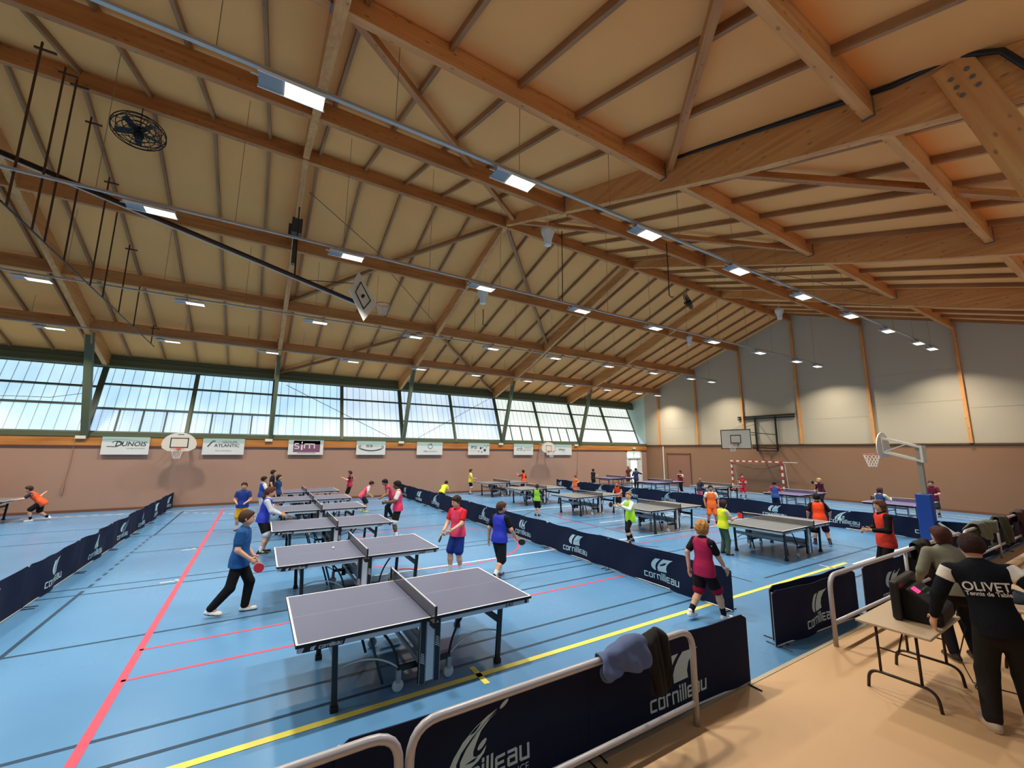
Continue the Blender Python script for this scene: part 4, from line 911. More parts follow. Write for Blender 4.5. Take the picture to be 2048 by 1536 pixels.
        G[sd] = (hp, kn, an, fd); A[sd] = (a, el, wr, d, pal, side, pn)
    B.build('body', msk, e)
    hc = max(h, 0.009)
    # ---- eyes and brows
    if h <= 0.012:
        ey = MB(); wh = MB()
        for sd in (-1, 1):
            c = Hc+hf*HH*0.405+hr*sd*HH*0.145+hu*HH*0.03
            c2 = Vector(c); ey.lathe([(HH*0.001, -HH*.03), (HH*0.032, 0), (HH*0.001, HH*.03)], 8, c=c2)
            ey.bar(c2+Vector(hu)*HH*.085-Vector(hr)*HH*.06, c2+Vector(hu)*HH*.085+Vector(hr)*HH*.06, HH*.03, HH*.02)
        ey.build('eyes', mat('eye_dark', (30, 20, 16), 0.3), e)
        MB().bar(Vector(Hc+hf*HH*0.425-hu*HH*0.29-hr*HH*.08), Vector(Hc+hf*HH*0.425-hu*HH*0.29+hr*HH*.08), HH*.03, HH*.022).build('mouth', mat('lip', (150, 84, 76), 0.5), e)
    # ---- hair
    st, hcol = hair; mh = mat('hair_%d_%d_%d' % hcol, hcol, 0.75, spec=0.3, noise=0.35, nscale=30, bump=0.6, bscale=60)
    if st != 'none':
        g = HH*(1.0 if st != 'curly' else 1.12); Hf = Field(Hc-1.0*HH-(nv((0, 0, 1.6*HH)) if st in ('long', 'tail') else 0), Hc+1.0*HH, min(hc, 0.012))
        Hf.ell(Hc+hu*HH*0.10-hf*HH*0.055, (g*0.405, g*0.46, g*0.45), HR, 0.0); Hf.ell(Hc+hu*HH*0.02-hf*HH*0.16, (g*0.38, g*0.36, g*0.40), HR, 0.02*s)
        if st == 'curly': Hf.noise(0.010*s, 75/s)
        else: Hf.noise(0.0028*s, 60/s)
        Hf.ell(Hc+hu*HH*0.30+hf*HH*0.26, (HH*0.25, HH*0.16, HH*0.14), HR, 0.02*s)
        Hf.clip(Hc+hf*HH*0.19-hu*HH*0.05, unit(hf*1.0-hu*0.72))
        if st == 'short': Hf.clip(Hc-hu*HH*0.33-hf*0.1*HH, unit(-hu-hf*0.15))
        elif st in ('mop', 'curly'): Hf.clip(Hc-hu*HH*0.43, -hu)
        if st == 'long':
            for sd in (-1, 0, 1): Hf.cap(Hc+hr*sd*HH*.22-hf*HH*.2, Hc+hr*sd*HH*.26-hf*HH*.26-nv((0, 0, HH*1.0)), HH*.22, HH*.14, 0.02*s)
        if st == 'bob':
            for sd in (-1, 0, 1): Hf.cap(Hc+hr*sd*HH*.26-hf*HH*.15, Hc+hr*sd*HH*.30-hf*HH*.18-nv((0, 0, HH*.38)), HH*.22, HH*.17, 0.02*s)
        if st == 'tail': Hf.cap(Hc-hf*HH*.44+hu*.08*HH, Hc-hf*HH*.62-nv((0, 0, HH*.55)), HH*.12, HH*.13, 0.02*s); Hf.cap(Hc-hf*HH*.62-nv((0, 0, HH*.55)), Hc-hf*HH*.55-nv((0, 0, HH*1.1)), HH*.13, HH*.05, 0.02*s)
        Hf.build('hair', mh, e)
    # ---- lower clothes
    def tors(F, inc, z1=0.28, fl=0.0):
        F.cap(P-sp*0.045*s, P+sp*.02*s, (0.080+fl)*s+inc, (0.078+fl*.6)*s+inc, wk, 0.76, fw); F.cap(P+sp*.02*s, W_, (0.078+fl*.6)*s+inc, 0.070*s+inc, wk, 0.75, fw); F.cap(W_, Cc, 0.070*s+inc, 0.082*s+inc, wk, 0.72, fw); F.cap(Cc, P+sp*z1*s, 0.082*s+inc, 0.066*s+inc, wk, 0.70, fw); F.cap(SH[-1]*.86+SH[1]*.14-sp*.012*s, SH[1]*.86+SH[-1]*.14-sp*.012*s, 0.042*s+inc*.7, 0.042*s+inc*.7, wk)
    kind, lc = legs; L2 = Field(lo, nv((hi[0], hi[1], P[2]+0.16*s)), hc); frac = {'shorts': 0.86, 'longshorts': 1.12, 'tight': 1.7, 'leggings': 1.75, 'trousers': 1.93, 'jeans': 1.93}[kind]
    loose = {'shorts': 0.020, 'longshorts': 0.021, 'tight': 0.004, 'leggings': 0.003, 'trousers': 0.011, 'jeans': 0.008}[kind]*s
    L2.cap(P-nv((0, 0, .03*s)), P+sp*0.045*s, 0.076*s+loose*.2, 0.068*s+0.003*s, wk, 0.76, fw)
    for sd in (-1, 1):
        hp, kn, an, fd = G[sd]; q = min(frac, 1.0)
        L2.cap(hp, hp+(kn-hp)*q, 0.053*s+loose*.45, 0.054*s+(0.037-0.054)*s*q+loose*(1.2 if frac < 1.2 else .9), 0.018*s)
        if frac > 1: L2.cap(kn, kn+(an-kn)*(frac-1), 0.038*s+loose, 0.038*s+(0.026-0.038)*s*(frac-1)+loose*(1.0 if kind == 'trousers' else .7), 0.012*s)
    ml = cloth(lc, 0.8)
    if trim:
        G1 = [G[-1], G[1]]
        def zs(c, G1=G1, frac=frac):
            out = np.zeros(len(c), bool)
            for hp, kn, an, fd in G1:
                a_, b_ = (hp, kn) if frac <= 1 else (kn, an); ff = frac if frac <= 1 else frac-1
                t = ((c-a_)@(b_-a_))/((b_-a_)@(b_-a_)); d_ = np.linalg.norm(c-(a_+np.clip(t, 0, 1.3)[:, None]*(b_-a_)), axis=1); out |= (t > ff-0.10) & (d_ < 0.09*s)
            return out
        L2.build('shorts', ml, e, cloth(trim), zs)
    else: L2.build({'shorts': 'shorts', 'longshorts': 'shorts'}.get(kind, 'trousers'), ml, e)
    # ---- shirt and bib
    if shirt:
        T = Field(lo, nv((hi[0], hi[1], N_[2]+0.08*s)), hc); tors(T, 0.006*s, 0.28, 0.014 if kind != 'shorts' else 0.008)
        T.clip(P-sp*(0.035-hem)*s, -sp)
        for sd in (-1, 1):
            a, el, wr = A[sd][:3]; q = min(sleeve, 1.0)
            if q > 0: T.cap(a, a+(el-a)*q, 0.040*s, (0.036 if sleeve > 1 else 0.040)*s, 0.015*s)
            if sleeve > 1: T.cap(el, el+(wr-el)*(sleeve-1), 0.034*s, 0.024*s, 0.012*s)
        T.cap(N_-sp*.03*s, N_-sp*.005*s, 0.038*s, 0.037*s, 0.02*s); T.build('shirt', cloth(shirt), e)
    if bib:
        V_ = Field(lo, nv((hi[0], hi[1], N_[2]+0.08*s)), hc); tors(V_, 0.017*s, 0.27, 0.026)
        V_.clip(P-sp*(0.06+bib_l)*s, -sp); V_.cut(N_+sp*0.035*s+fw*0.012*s, 0.062*s)
        for sd in (-1, 1): V_.clip(SH[sd]-rt*sd*0.018*s, rt*sd+sp*0.32)
        V_.build('bib', shiny(bib), e)
    # ---- socks and shoes
    for sd in (-1, 1):
        hp, kn, an, fd = G[sd]
        if sock: Field(an-0.09*s, an+0.15*s, hc).cap(an-(an-kn)*-0.0, an+(kn-an)*0.32, 0.027*s, 0.030*s, 0).build('sock', cloth(sock), e)
        sf = nv((-fd[1], fd[0], 0)); base = an[2]-0.042*s
        up = unit(nv((0, 0, 1))); fz = 0
        lift = (lf if sd < 0 else rf)[2]; dd = unit(fd*math.cos(lift*4)-up*math.sin(lift*4)) if lift > 0.02 else fd
        heel = an-fd*0.022*s-nv((0, 0, .022*s)); toe = heel+dd*0.115*s-(nv((0, 0, 0.004*s)) if lift <= 0.02 else 0)
        Sh = Field(np.minimum(heel, toe)-0.06*s, np.maximum(heel, toe)+0.07*s, min(hc, 0.009))
        Sh.cap(heel, toe, 0.024*s, 0.021*s, 0.0); Sh.cap(an-nv((0, 0, .012*s)), an+nv((0, 0, .012*s)), 0.026*s, 0.026*s, 0.02*s); Sh.cap(heel+dd*.03*s-up*.008*s, toe-up*.003*s, 0.026*s, 0.024*s, 0.01*s, 0.8, up)
        un = unit(np.cross(np.cross(dd, up), dd)); lowp = heel-un*0.0205*s; Sh.clip(lowp, -un)
        Sh.build('shoe', cloth(shoe, 0.5), e, cloth(sole, 0.5), (lambda c, lowp=lowp, un=un: ((c-lowp)@un) < 0.012*s))
    e['_'] = 0; del e['_']
    R3 = Matrix.Translation(Vector((x, y, 0))) @ Matrix.Rotation(math.radians(face), 4, 'Z')
    if paddle:
        sd = 1 if paddle[0] == 'r' else -1; a, el, wr, d, pal, side, pn = A[sd]
        pd = Vector(unit(d*0.75+nv(paddle[3] if len(paddle) > 3 else (0, 0, 0)))); nn = Vector(side); nn = (nn-pd*nn.dot(pd)).normalized()
        if len(paddle) > 4: nn = Vector(paddle[4]); nn = (nn-pd*nn.dot(pd)).normalized()
        sdv = pd.cross(nn); pal_ = Vector(pal+d*0.012*s)
        pe = empty('table_tennis_paddle', (0, 0, 0), 0, paddle[2], 'paddle', 'paddles'); pe.matrix_world = R3 @ Matrix.Translation(pal_) @ Matrix((sdv, pd, nn)).transposed().to_4x4()
        MB().box((0, 0.0, 0), (0.026, 0.11, 0.022)).build('handle', mat('paddle_wood', (188, 146, 96), 0.5), pe, bevel=0.004)
        bl = [(0.076*math.cos(t)*(1 if math.sin(t) > -.3 else .93), 0.125+0.08*math.sin(t)) for t in np.linspace(0, 2*PI, 25)[:-1]]
        MB().prism(bl, lambda u, v, w: Vector((u, v, w)), 0.014).build('blade', mat('paddle_wood', (188, 146, 96), 0.5), pe)
        c = {'red': (200, 30, 46), 'black': (14, 14, 18)}[paddle[1]]
        for q, cc in ((1, c), (-1, {'red': (14, 14, 18), 'black': (170, 24, 36)}[paddle[1]] if paddle[1] == 'red' else c)):
            MB().prism([(u*.97, v) for u, v in bl], lambda u, v, w, q=q: Vector((u, v, w+q*0.0085)), 0.003).build('rubber', mat('rubber_%d' % cc[0], cc, 0.5), pe)
    if extras: extras(e, dict(P=P, sp=sp, rt=rt, fw=fw, N=N_, A=A, G=G, Hc=Hc, HH=HH, s=s, hf=hf, hr=hr, hu=hu, SH=SH))
    return e
# ================================================================ the players
PINK, BLUEB, ORNG, YELL, NEON, MAGN, ORED = (228, 58, 104), (40, 62, 186), (255, 92, 24), (226, 238, 40), (176, 240, 44), (176, 22, 76), (236, 70, 34)
GR = 'players in the hall'
BR, DK, BK, BL, CH = (66, 42, 28), (38, 26, 20), (16, 13, 12), (168, 124, 74), (92, 60, 38)
def pp(*a, **k): return person(*a, group=GR, **k)
# left file, near to far
pp(-0.11, 8.42, -102, 1.60, 'boy in blue top and black trousers walking with a red paddle', h=0.0085, rf=(.09, -.20, .035), lf=(-.03, .07, 0), pel=(0, -.01, -.012), lean=(0, .04), head=(4, -2), rh=(.0, .10, -.25), lh=(-.02, .08, -.27), hair=('short', BR), shirt=(26, 74, 128), sleeve=.62, bib=(22, 84, 150), bib_l=.0, legs=('trousers', (16, 16, 20)), sock=(235, 235, 235), shoe=(226, 226, 224), sole=(30, 30, 34), paddle=('r', 'red', 'red paddle held low by the boy in black trousers', (0, .25, -.55), (1, 0, 0)))
pp(0.27, 12.62, -96, 1.66, 'girl with long brown hair and blue bib reaching over the third table', h=0.009, rf=(.09, -.02, 0), lf=(-.06, .0, 0), lean=(0, .16), pel=(0, -.03, -.02), head=(0, -6), rh=(-.01, .20, -.20), lh=(.03, .18, -.21), hair=('tail', (88, 50, 30)), shirt=(196, 204, 214), sleeve=1.9, bib=BLUEB, legs=('shorts', (20, 20, 26)), trim=(226, 226, 230), sock=(220, 220, 220), shoe=(34, 34, 38), sole=(220, 220, 220), paddle=('r', 'black', 'black paddle held by the girl with long hair', (0, .5, -.1), (.3, 0, 1)))
pp(-0.33, 16.3, 172, 1.50, 'boy with blue bib and yellow shorts standing behind the girl with long hair', h=0.012, lh=(.02, .14, -.20), rh=(-.02, .14, -.20), lf=(-.09, .05, 0), hair=('mop', (60, 34, 24)), shirt=(60, 76, 130), sleeve=.5, bib=(34, 66, 160), legs=('shorts', (232, 176, 52)), sock=(235, 235, 235), shoe=(40, 50, 66))
pp(0.22, 19.3, -70, 1.50, 'boy in white tee and blue bib in the left file, beside a taller boy', h=0.014, rh=(.02, .16, -.16), hair=('short', DK), shirt=(228, 226, 222), bib=(36, 68, 160), legs=('shorts', (230, 230, 228)), shoe=(60, 60, 70))
pp(0.75, 19.9, -120, 1.52, 'dark haired player in navy top just behind the boy in white tee', h=0.015, hair=('bob', DK), shirt=(30, 48, 70), bib=(26, 66, 130), legs=('shorts', (30, 34, 44)))
pp(0.6, 22.4, -100, 1.60, 'tall boy in black top at the back of the left file', h=0.016, hair=('short', DK), shirt=(28, 32, 34), sleeve=.6, legs=('shorts', (40, 44, 60)))
pp(4.04, 22.46, 78, 1.50, 'boy in pink bib near the far wall with one arm raised', h=0.014, lh=(-.06, .20, -.02), rh=(.10, -.06, -.20), hair=('short', BR), shirt=(20, 20, 24), bib=(200, 44, 76), legs=('shorts', (28, 28, 34)), lf=(-.05, .05, 0), sock=(30, 30, 34), shoe=(40, 40, 40), paddle=('r', 'red', 'red paddle held behind the boy near the far wall'))
pp(4.0, 18.5, -100, 1.42, 'child in pink bib and yellow shoes bending forward', h=0.013, lean=(0, .75), pel=(0, -.10, -.04), head=(0, -25), rh=(0, .08, -.24), lh=(0, .1, -.24), lf=(-.05, -.08, 0), hair=('short', DK), shirt=(232, 228, 224), bib=(240, 80, 110), bib_l=.02, legs=('shorts', (40, 44, 60)), sock=(120, 140, 170), shoe=(212, 214, 60), sole=(230, 230, 90))
pp(4.42, 16.5, 84, 1.58, 'dark haired player in pink bib bending towards the next table', h=0.012, lean=(0, .55), pel=(0, -.10, -.03), head=(10, -22), rh=(.0, .10, -.24), lh=(-.02, .14, -.22), lf=(-.07, .05, 0), rf=(.07, -.12, 0), skin='mid', hair=('short', BK), shirt=(190, 60, 90), sleeve=.1, bib=(206, 56, 96), legs=('trousers', (22, 24, 32)), shoe=(40, 40, 44))
pp(3.72, 12.75, 75, 1.66, 'player in white tee and pink bib waiting by the right end of the third table', h=0.010, lh=(.03, .19, -.16), rh=(-.04, .18, -.17), head=(10, -8), skin='dark', hair=('short', BK), shirt=(236, 232, 228), sleeve=.6, bib=PINK, legs=('shorts', (24, 24, 28)), trim=(232, 232, 232), sock=(230, 230, 230), shoe=(50, 50, 54))
pp(3.86, 8.62, 116, 1.62, 'boy in red shirt and pink bib with royal blue shorts', h=0.008, lf=(-.05, -.03, 0), rf=(.06, .06, 0), pel=(0, 0, .0), lean=(0, .03), head=(-12, -14), lh=(.02, .20, -.20), rh=(-.02, .17, -.23), hair=('mop', (40, 28, 22)), shirt=(200, 36, 44), sleeve=.6, bib=(232, 66, 108), legs=('shorts', (26, 52, 128)), sock=(232, 232, 232), shoe=(214, 226, 236), paddle=('r', 'black', 'dark paddle held edge on by the boy in red shirt', (0, .2, -.35), (1, .2, .5)))
pp(4.48, 7.86, -64, 1.54, 'boy in black tee and blue bib seen from behind with a black paddle', h=0.008, rf=(.04, -.16, .03), lf=(-.04, .08, 0), pel=(0, 0, -.01), lean=(0, .05), head=(-32, -4), rh=(.06, .13, -.25), lh=(-.08, .0, -.29), twist=0, hair=('short', (70, 46, 32)), shirt=(20, 22, 28), sleeve=.62, bib=(40, 56, 190), legs=('longshorts', (24, 26, 30)), sock=(226, 226, 226), shoe=(60, 66, 80), paddle=('r', 'black', 'black paddle held at hip height by the boy in blue bib', (.5, .1, .05), (0, -1, .1)))
# far left
pp(-8.6, 23.0, 160, 1.45, 'child in pink bib cut off by the left edge', h=0.014, hair=('short', DK), shirt=(220, 60, 90), bib=(232, 64, 96), legs=('shorts', (40, 30, 40)))
pp(-6.62, 21.75, 96, 1.42, 'player in orange bib leaning over a table at the far left', h=0.012, lean=(0, .9), pel=(0, -.05, -.06), head=(0, -8), lh=(-.04, .24, -.12), rh=(.16, -.16, -.02), lf=(-.07, .06, 0), rf=(.06, -.22, .02), hair=('mop', (60, 40, 34)), shirt=(40, 46, 66), sleeve=.6, bib=(255, 90, 40), bib_l=.05, legs=('shorts', (24, 22, 26)), sock=(24, 24, 28), shoe=(238, 238, 236))
# middle file
pp(7.9, 19.6, -60, 1.35, 'child in yellow bib crouching behind the barriers', h=0.013, lean=(0, .9), pel=(0, -.05, -.12), lf=(-.06, .05, 0), rf=(.07, -.1, 0), lh=(0, .1, -.24), rh=(0, .14, -.2), head=(0, -20), hair=('short', DK), shirt=(220, 226, 60), bib=(232, 240, 50), legs=('shorts', (30, 30, 36)))
pp(10.89, 22.7, -108, 1.46, 'boy in yellow bib and black shorts standing near the far wall', h=0.014, rh=(.0, .17, -.16), lh=(0, .12, -.24), hair=('short', BR), shirt=(226, 220, 140), bib=(222, 224, 70), legs=('shorts', (24, 24, 28)), trim=(230, 230, 230), sock=(226, 226, 226), shoe=(30, 30, 34))
pp(14.44, 22.35, 24, 1.36, 'player in orange bib and red sleeves near the far wall', h=0.014, lh=(-.08, .19, .02), rh=(.06, .10, -.2), hair=('mop', BK), shirt=(150, 30, 36), sleeve=1.0, bib=(255, 84, 34), legs=('shorts', (40, 26, 30)))
pp(9.83, 14.19, -60, 1.24, 'small child in green bib and dark sleeves holding a red paddle', h=0.013, rh=(.06, .20, -.14), lh=(-.02, .06, -.27), head=(0, 0), hair=('short', (60, 44, 34)), shirt=(30, 44, 40), sleeve=1.8, bib=(150, 220, 60), legs=('shorts', (20, 22, 26)), shoe=(40, 40, 46), paddle=('r', 'red', 'red paddle held out by the small child in green bib', (.1, .5, .1)))
pp(16.2, 19.4, 100, 1.14, 'small child in orange bib by the middle tables, far back', h=0.014, lh=(-.1, .1, -.14), hair=('short', BR), shirt=(220, 130, 60), bib=(255, 110, 50), legs=('shorts', (240, 100, 50)))
pp(14.1, 13.85, 104, 1.26, 'child in orange bib with black shorts leaning at the third middle table', h=0.013, lean=(0, .25), rh=(.02, .12, -.22), lh=(0, .14, -.2), hair=('short', (150, 70, 40)), shirt=(40, 30, 34), sleeve=.2, bib=(255, 80, 30), bib_l=.04, legs=('shorts', (30, 26, 30)))
pp(9.45, 8.85, 66, 1.46, 'girl in neon yellow bib and white sleeves playing a stroke', h=0.0085, lean=(-.05, .10), pel=(0, 0, -.02), head=(55, 4), twist=10, lh=(-.02, .22, -.05), rh=(-.05, .25, -.07), lf=(-.10, .08, 0), rf=(.12, -.08, 0), hair=('tail', (150, 104, 62)), shirt=(224, 230, 232), sleeve=1.9, bib=NEON, bib_l=.03, legs=('leggings', (16, 18, 22)), shoe=(40, 44, 54), sole=(220, 220, 220), paddle=('r', 'red', 'paddle swung by the girl in neon yellow', (-.2, .5, .2)))
pp(14.25, 9.42, 130, 1.40, 'girl in white tee and orange bib standing with arms at her sides', h=0.011, lf=(-.10, .0, 0), rf=(.10, .0, 0), lh=(-.05, .06, -.27), rh=(.05, .06, -.27), skin='mid', hair=('short', BK), shirt=(238, 226, 212), sleeve=.5, bib=(255, 116, 44), bib_l=.03, legs=('shorts', (255, 108, 40)), sock=(26, 26, 28), shoe=(240, 240, 236))
pp(10.60, 6.72, -112, 1.36, 'boy in yellow bib and green trousers holding a red paddle over the table', h=0.009, rf=(.12, -.02, 0), lf=(-.06, .0, 0), rh=(-.02, .20, -.12), lh=(.0, .17, -.16), lean=(0, .06), head=(0, -6), hair=('bob', (44, 28, 24)), shirt=(196, 188, 150), sleeve=.55, bib=YELL, legs=('trousers', (62, 84, 72)), shoe=(34, 34, 38), sole=(225, 225, 225), paddle=('r', 'red', 'red paddle held by the boy in green trousers', (0, .4, .35), (1, -.2, .2)))
pp(14.1, 5.95, -58, 1.46, 'player in orange bib and black sleeves seen from behind, right of the nearest middle table', h=0.0095, rf=(.13, -.06, .03), lf=(-.10, .0, 0), pel=(.01, 0, -.02), lean=(-.04, .14), rh=(.10, .10, -.24), lh=(-.06, .08, -.26), hair=('short', BK), shirt=(34, 16, 26), sleeve=.8, bib=(255, 76, 20), bib_l=.04, legs=('shorts', (70, 20, 30)), sock=(60, 50, 54), shoe=(60, 56, 60), sole=(230, 230, 230))
# right file
pp(19.9, 21.9, -80, 1.36, 'boy in black and white at the far end of the right file', h=0.015, rh=(.02, .18, -.12), hair=('short', BK), shirt=(24, 24, 28), sleeve=.1, bib=(28, 28, 34), legs=('shorts', (30, 30, 34)), trim=(230, 230, 230), skin='fair')
pp(22.7, 20.6, -60, 1.42, 'player in navy bib in front of the glazed door', h=0.014, rh=(.16, .16, .0), lh=(-.02, .14, -.2), hair=('short', BK), shirt=(24, 28, 52), sleeve=1.2, bib=(34, 44, 92), bib_l=.03, legs=('trousers', (22, 22, 30)))
pp(24.1, 22.6, 90, 1.45, 'brown haired player beside the door, arm raised', h=0.015, lh=(-.1, .14, .12), hair=('long', (96, 52, 34)), skin='mid', shirt=(110, 60, 52), legs=('shorts', (60, 40, 40)))
pp(23.6, 17.66, 92, 1.38, 'boy in dark red bib in front of the brown door', h=0.014, lh=(-.06, .2, -.06), rf=(.05, -.08, 0), hair=('short', BK), skin='mid', shirt=(226, 200, 190), sleeve=.3, bib=(120, 22, 36), legs=('trousers', (26, 26, 30)), paddle=('l', 'black', 'dark paddle raised by the boy in front of the brown door'))
pp(20.05, 13.9, -100, 1.22, 'blond child in navy with pink shorts left of the goal', h=0.014, rh=(.02, .16, -.14), lean=(0, .25), hair=('short', (150, 110, 74)), shirt=(34, 34, 60), sleeve=.6, bib=(32, 34, 62), legs=('shorts', (214, 90, 110)))
pp(24.2, 13.95, 126, 1.32, 'child in red bib standing in front of the handball goal', h=0.013, lf=(-.10, 0, 0), rf=(.10, 0, 0), lh=(.04, .15, -.12), rh=(-.06, .16, -.14), hair=('short', BK), skin='fair', shirt=(140, 30, 44), sleeve=.15, bib=(196, 32, 56), bib_l=.04, legs=('shorts', (200, 36, 60)), sock=(30, 30, 34), shoe=(30, 30, 34), paddle=('l', 'black', 'dark paddle held by the child in front of the goal'))
pp(19.75, 9.95, -84, 1.34, 'boy in blue bib with red sleeves behind the middle barriers', h=0.013, rh=(.02, .22, -.14), lh=(-.02, .08, -.26), hair=('short', DK), shirt=(206, 44, 60), sleeve=.55, bib=(54, 84, 160), legs=('shorts', (24, 30, 50)))
pp(24.1, 9.95, 72, 1.40, 'blond player in maroon stretching a red paddle forwards', h=0.013, lean=(0, .28), pel=(0, -.04, -.02), lf=(-.06, .10, 0), rf=(.08, -.16, 0), lh=(-.02, .29, .03), rh=(.04, .06, -.22), head=(0, 0), hair=('short', (190, 150, 96)), shirt=(70, 20, 40), sleeve=1.8, bib=(90, 22, 42), legs=('trousers', (34, 26, 32)), paddle=('l', 'red', 'red paddle stretched out by the blond player in maroon'))
pp(19.85, 6.32, -104, 1.36, 'player in pale sweater and blue bib at the nearest violet table', h=0.012, rh=(.0, .22, -.08), lh=(.04, .2, -.1), lean=(0, .12), hair=('bob', (74, 40, 36)), shirt=(224, 216, 190), sleeve=1.8, bib=(30, 66, 128), bib_l=.04, legs=('trousers', (70, 90, 140)), shoe=(220, 220, 224))
pp(24.63, 6.05, 100, 1.50, 'boy in maroon striped bib right of the blue padded post', h=0.012, lean=(0, .25), head=(0, -8), lh=(.02, .18, -.16), rh=(-.02, .16, -.18), lf=(-.08, .04, 0), rf=(.08, -.08, 0), hair=('short', BR), shirt=(104, 28, 54), sleeve=.6, bib=(112, 28, 56), bib_l=.02, legs=('longshorts', (48, 54, 60)), sock=(30, 30, 34), shoe=(30, 30, 34))
# by the gap and the railing
def wristband(e, d):
    a, el, wr = d['A'][1][:3]; MB().tube([Vector(wr+(el-wr)*0.02), Vector(wr+(el-wr)*0.22)], 0.022*d['s'], 12).build('wristband', cloth((236, 236, 236)), e, smooth=True)
person(6.42, 4.46, -94, 1.50, 'curly blond child in magenta bib striding past the end of the barriers', group=GR, h=0.0075, rf=(.14, .10, 0), lf=(-.02, -.22, .035), pel=(.03, -.03, -.015), lean=(0, .02), head=(-6, 0), rh=(.03, .16, -.27), lh=(-.03, -.08, -.28), hair=('curly', (178, 128, 70)), shirt=(20, 22, 26), sleeve=.66, bib=MAGN, bib_l=.01, legs=('shorts', (24, 16, 20)), trim=(150, 20, 44), sock=(20, 22, 26), shoe=(236, 234, 232), sole=(226, 226, 230), extras=wristband)
person(11.2, 3.55, 44, 1.68, 'woman in red orange bib and black sweater standing behind the railing', h=0.009, kid=False, group=GR, lh=(.02, .17, -.16), rh=(-.02, .15, -.18), head=(0, -6), lean=(0, .02), hair=('bob', (92, 60, 44)), shirt=(24, 16, 20), sleeve=1.9, bib=(226, 58, 36), bib_l=.02, legs=('trousers', (18, 18, 22)), shoe=(190, 190, 194), sole=(230, 230, 230))
person(8.05, 1.88, -50, 1.70, 'woman with brown hair in grey green sweatshirt standing beyond the man in the lettered jacket', group=GR, h=0.009, kid=False, lean=(-.02, .20), pel=(0, 0, -.02), lh=(-.04, .10, -.25), rh=(.02, .14, -.22), lf=(-.08, -.02, 0), rf=(.08, .04, 0), head=(22, -4), hair=('bob', (78, 44, 34)), shirt=(134, 134, 116), sleeve=1.9, legs=('jeans', (20, 22, 30)), shoe=(60, 56, 52), sole=(190, 184, 176), stout=1.08)
def olivet(e, d):
    s, sp, rt, fw, P, N = d['s'], *[Vector(d[k]) for k in ('sp', 'rt', 'fw', 'P', 'N')]
    for txt, size, up_, wd in (('OLIVET', 0.062, .180, .185), ('Tennis de Table', 0.030, .155, .175)):
        tp, tw = text_polys(txt, size*s, True); k = wd*s/tw; q = MB()
        c0 = P+sp*up_*s
        for p in tp:
            vv = []
            for a, b in p:
                u = a*k-wd*s/2; w = b*1.0
                depth = 0.0755*s*math.sqrt(max(0.05, 1-(abs(u)/(0.16*s))**2.2))
                vv.append(c0+rt*u+sp*w-fw*depth)
            q.add(vv, [tuple(range(len(vv)))])
        q.build('back_print', mat('print_white', (226, 224, 216), 0.6), e, fix=False)
    mw = cloth((232, 226, 214))
    for sd in (-1, 1):
        a, el = d['A'][sd][0], d['A'][sd][1]; F = Field(a-0.12*s, a+0.12*s, 0.008)
        F.cap(a-(el-a)*.04, a+(el-a)*0.36, 0.0425*s, 0.0425*s, 0.0); F.clip(a+(el-a)*0.36, el-a); F.clip(a-(el-a)*.06, a-el); F.build('shoulder_patch', mw, e)
    for sd in (-1, 1):
        F = Field(nv(P)-0.2*s, nv(P)+0.25*s, 0.008); b0 = nv(P+sp*(-.02)*s+rt*sd*.078*s-fw*.015*s); F.cap(b0, nv(P+sp*.11*s+rt*sd*.066*s-fw*.015*s), 0.016*s, 0.008*s, 0.0); F.build('side_panel', mw, e)
person(6.42, 1.24, -74, 1.83, 'man in dark jacket lettered OLIVET leaning beside the scoreboard table', h=0.0085, kid=False, pel=(-.0, .0, .0), lean=(-.14, .14), head=(8, -10), twist=0, lh=(-.09, .04, -.27), rh=(.17, .02, -.19), lf=(-.08, -.03, 0), rf=(.08, .02, 0), lfy=20, rfy=-20, hair=('short', (52, 32, 26)), shirt=(20, 24, 32), sleeve=1.92, hem=-.015, legs=('trousers', (34, 32, 32)), sock=(210, 206, 200), shoe=(196, 180, 164), sole=(220, 212, 204), extras=olivet, stout=1.1)
# ================================================================ hoops, goal, signs, ceiling fixtures
m_bb = mat('backboard_white', (222, 214, 200), 0.5); m_ring = mat('hoop_orange', (206, 66, 50), 0.45); m_cord = mat('net_cord', (232, 226, 214), 0.8); m_bsteel = mat('black_steel', (30, 28, 28), 0.5, metal=0.3); m_wsteel = mat('white_steel', (216, 212, 198), 0.45)
def hoop_net(c, R, parent, n=12, H=0.42):
    "ring and cord net hanging at c (local coordinates)"
    c = Vector(c); MB().tube([c+Vector((R*math.cos(t), R*math.sin(t), 0)) for t in np.linspace(0, 2*PI, 25)[:-1]], 0.011, 8, closed=True).build('ring', m_ring, parent, smooth=True)
    q = MB(); rows = 5
    def pt(a, j): rr = R*(1-0.11*j*(1 if j < 4 else .96)); t = 2*PI*a/n; return c+Vector((rr*math.cos(t), rr*math.sin(t), -H*j/rows))
    for j in range(rows):
        for a in range(n):
            b = a+(j % 2)*0.5; q.tube([pt(b, j), pt(b+0.5, j+1)], 0.0045, 4, caps=False); q.tube([pt(b, j), pt(b-0.5, j+1)], 0.0045, 4, caps=False)
    q.build('cord_net', m_cord, parent)
def fan_board(w=1.2, h=0.9):
    pts = [(-0.30*w, 0), (0.30*w, 0), (0.47*w, 0.16*h), (0.5*w, 0.36*h)]
    pts += [(0.5*w*math.cos(t), 0.36*h+0.64*h*math.sin(t)) for t in np.linspace(0.15, PI-0.15, 14)]+[(-0.5*w, 0.36*h), (-0.47*w, 0.16*h)]
    return pts
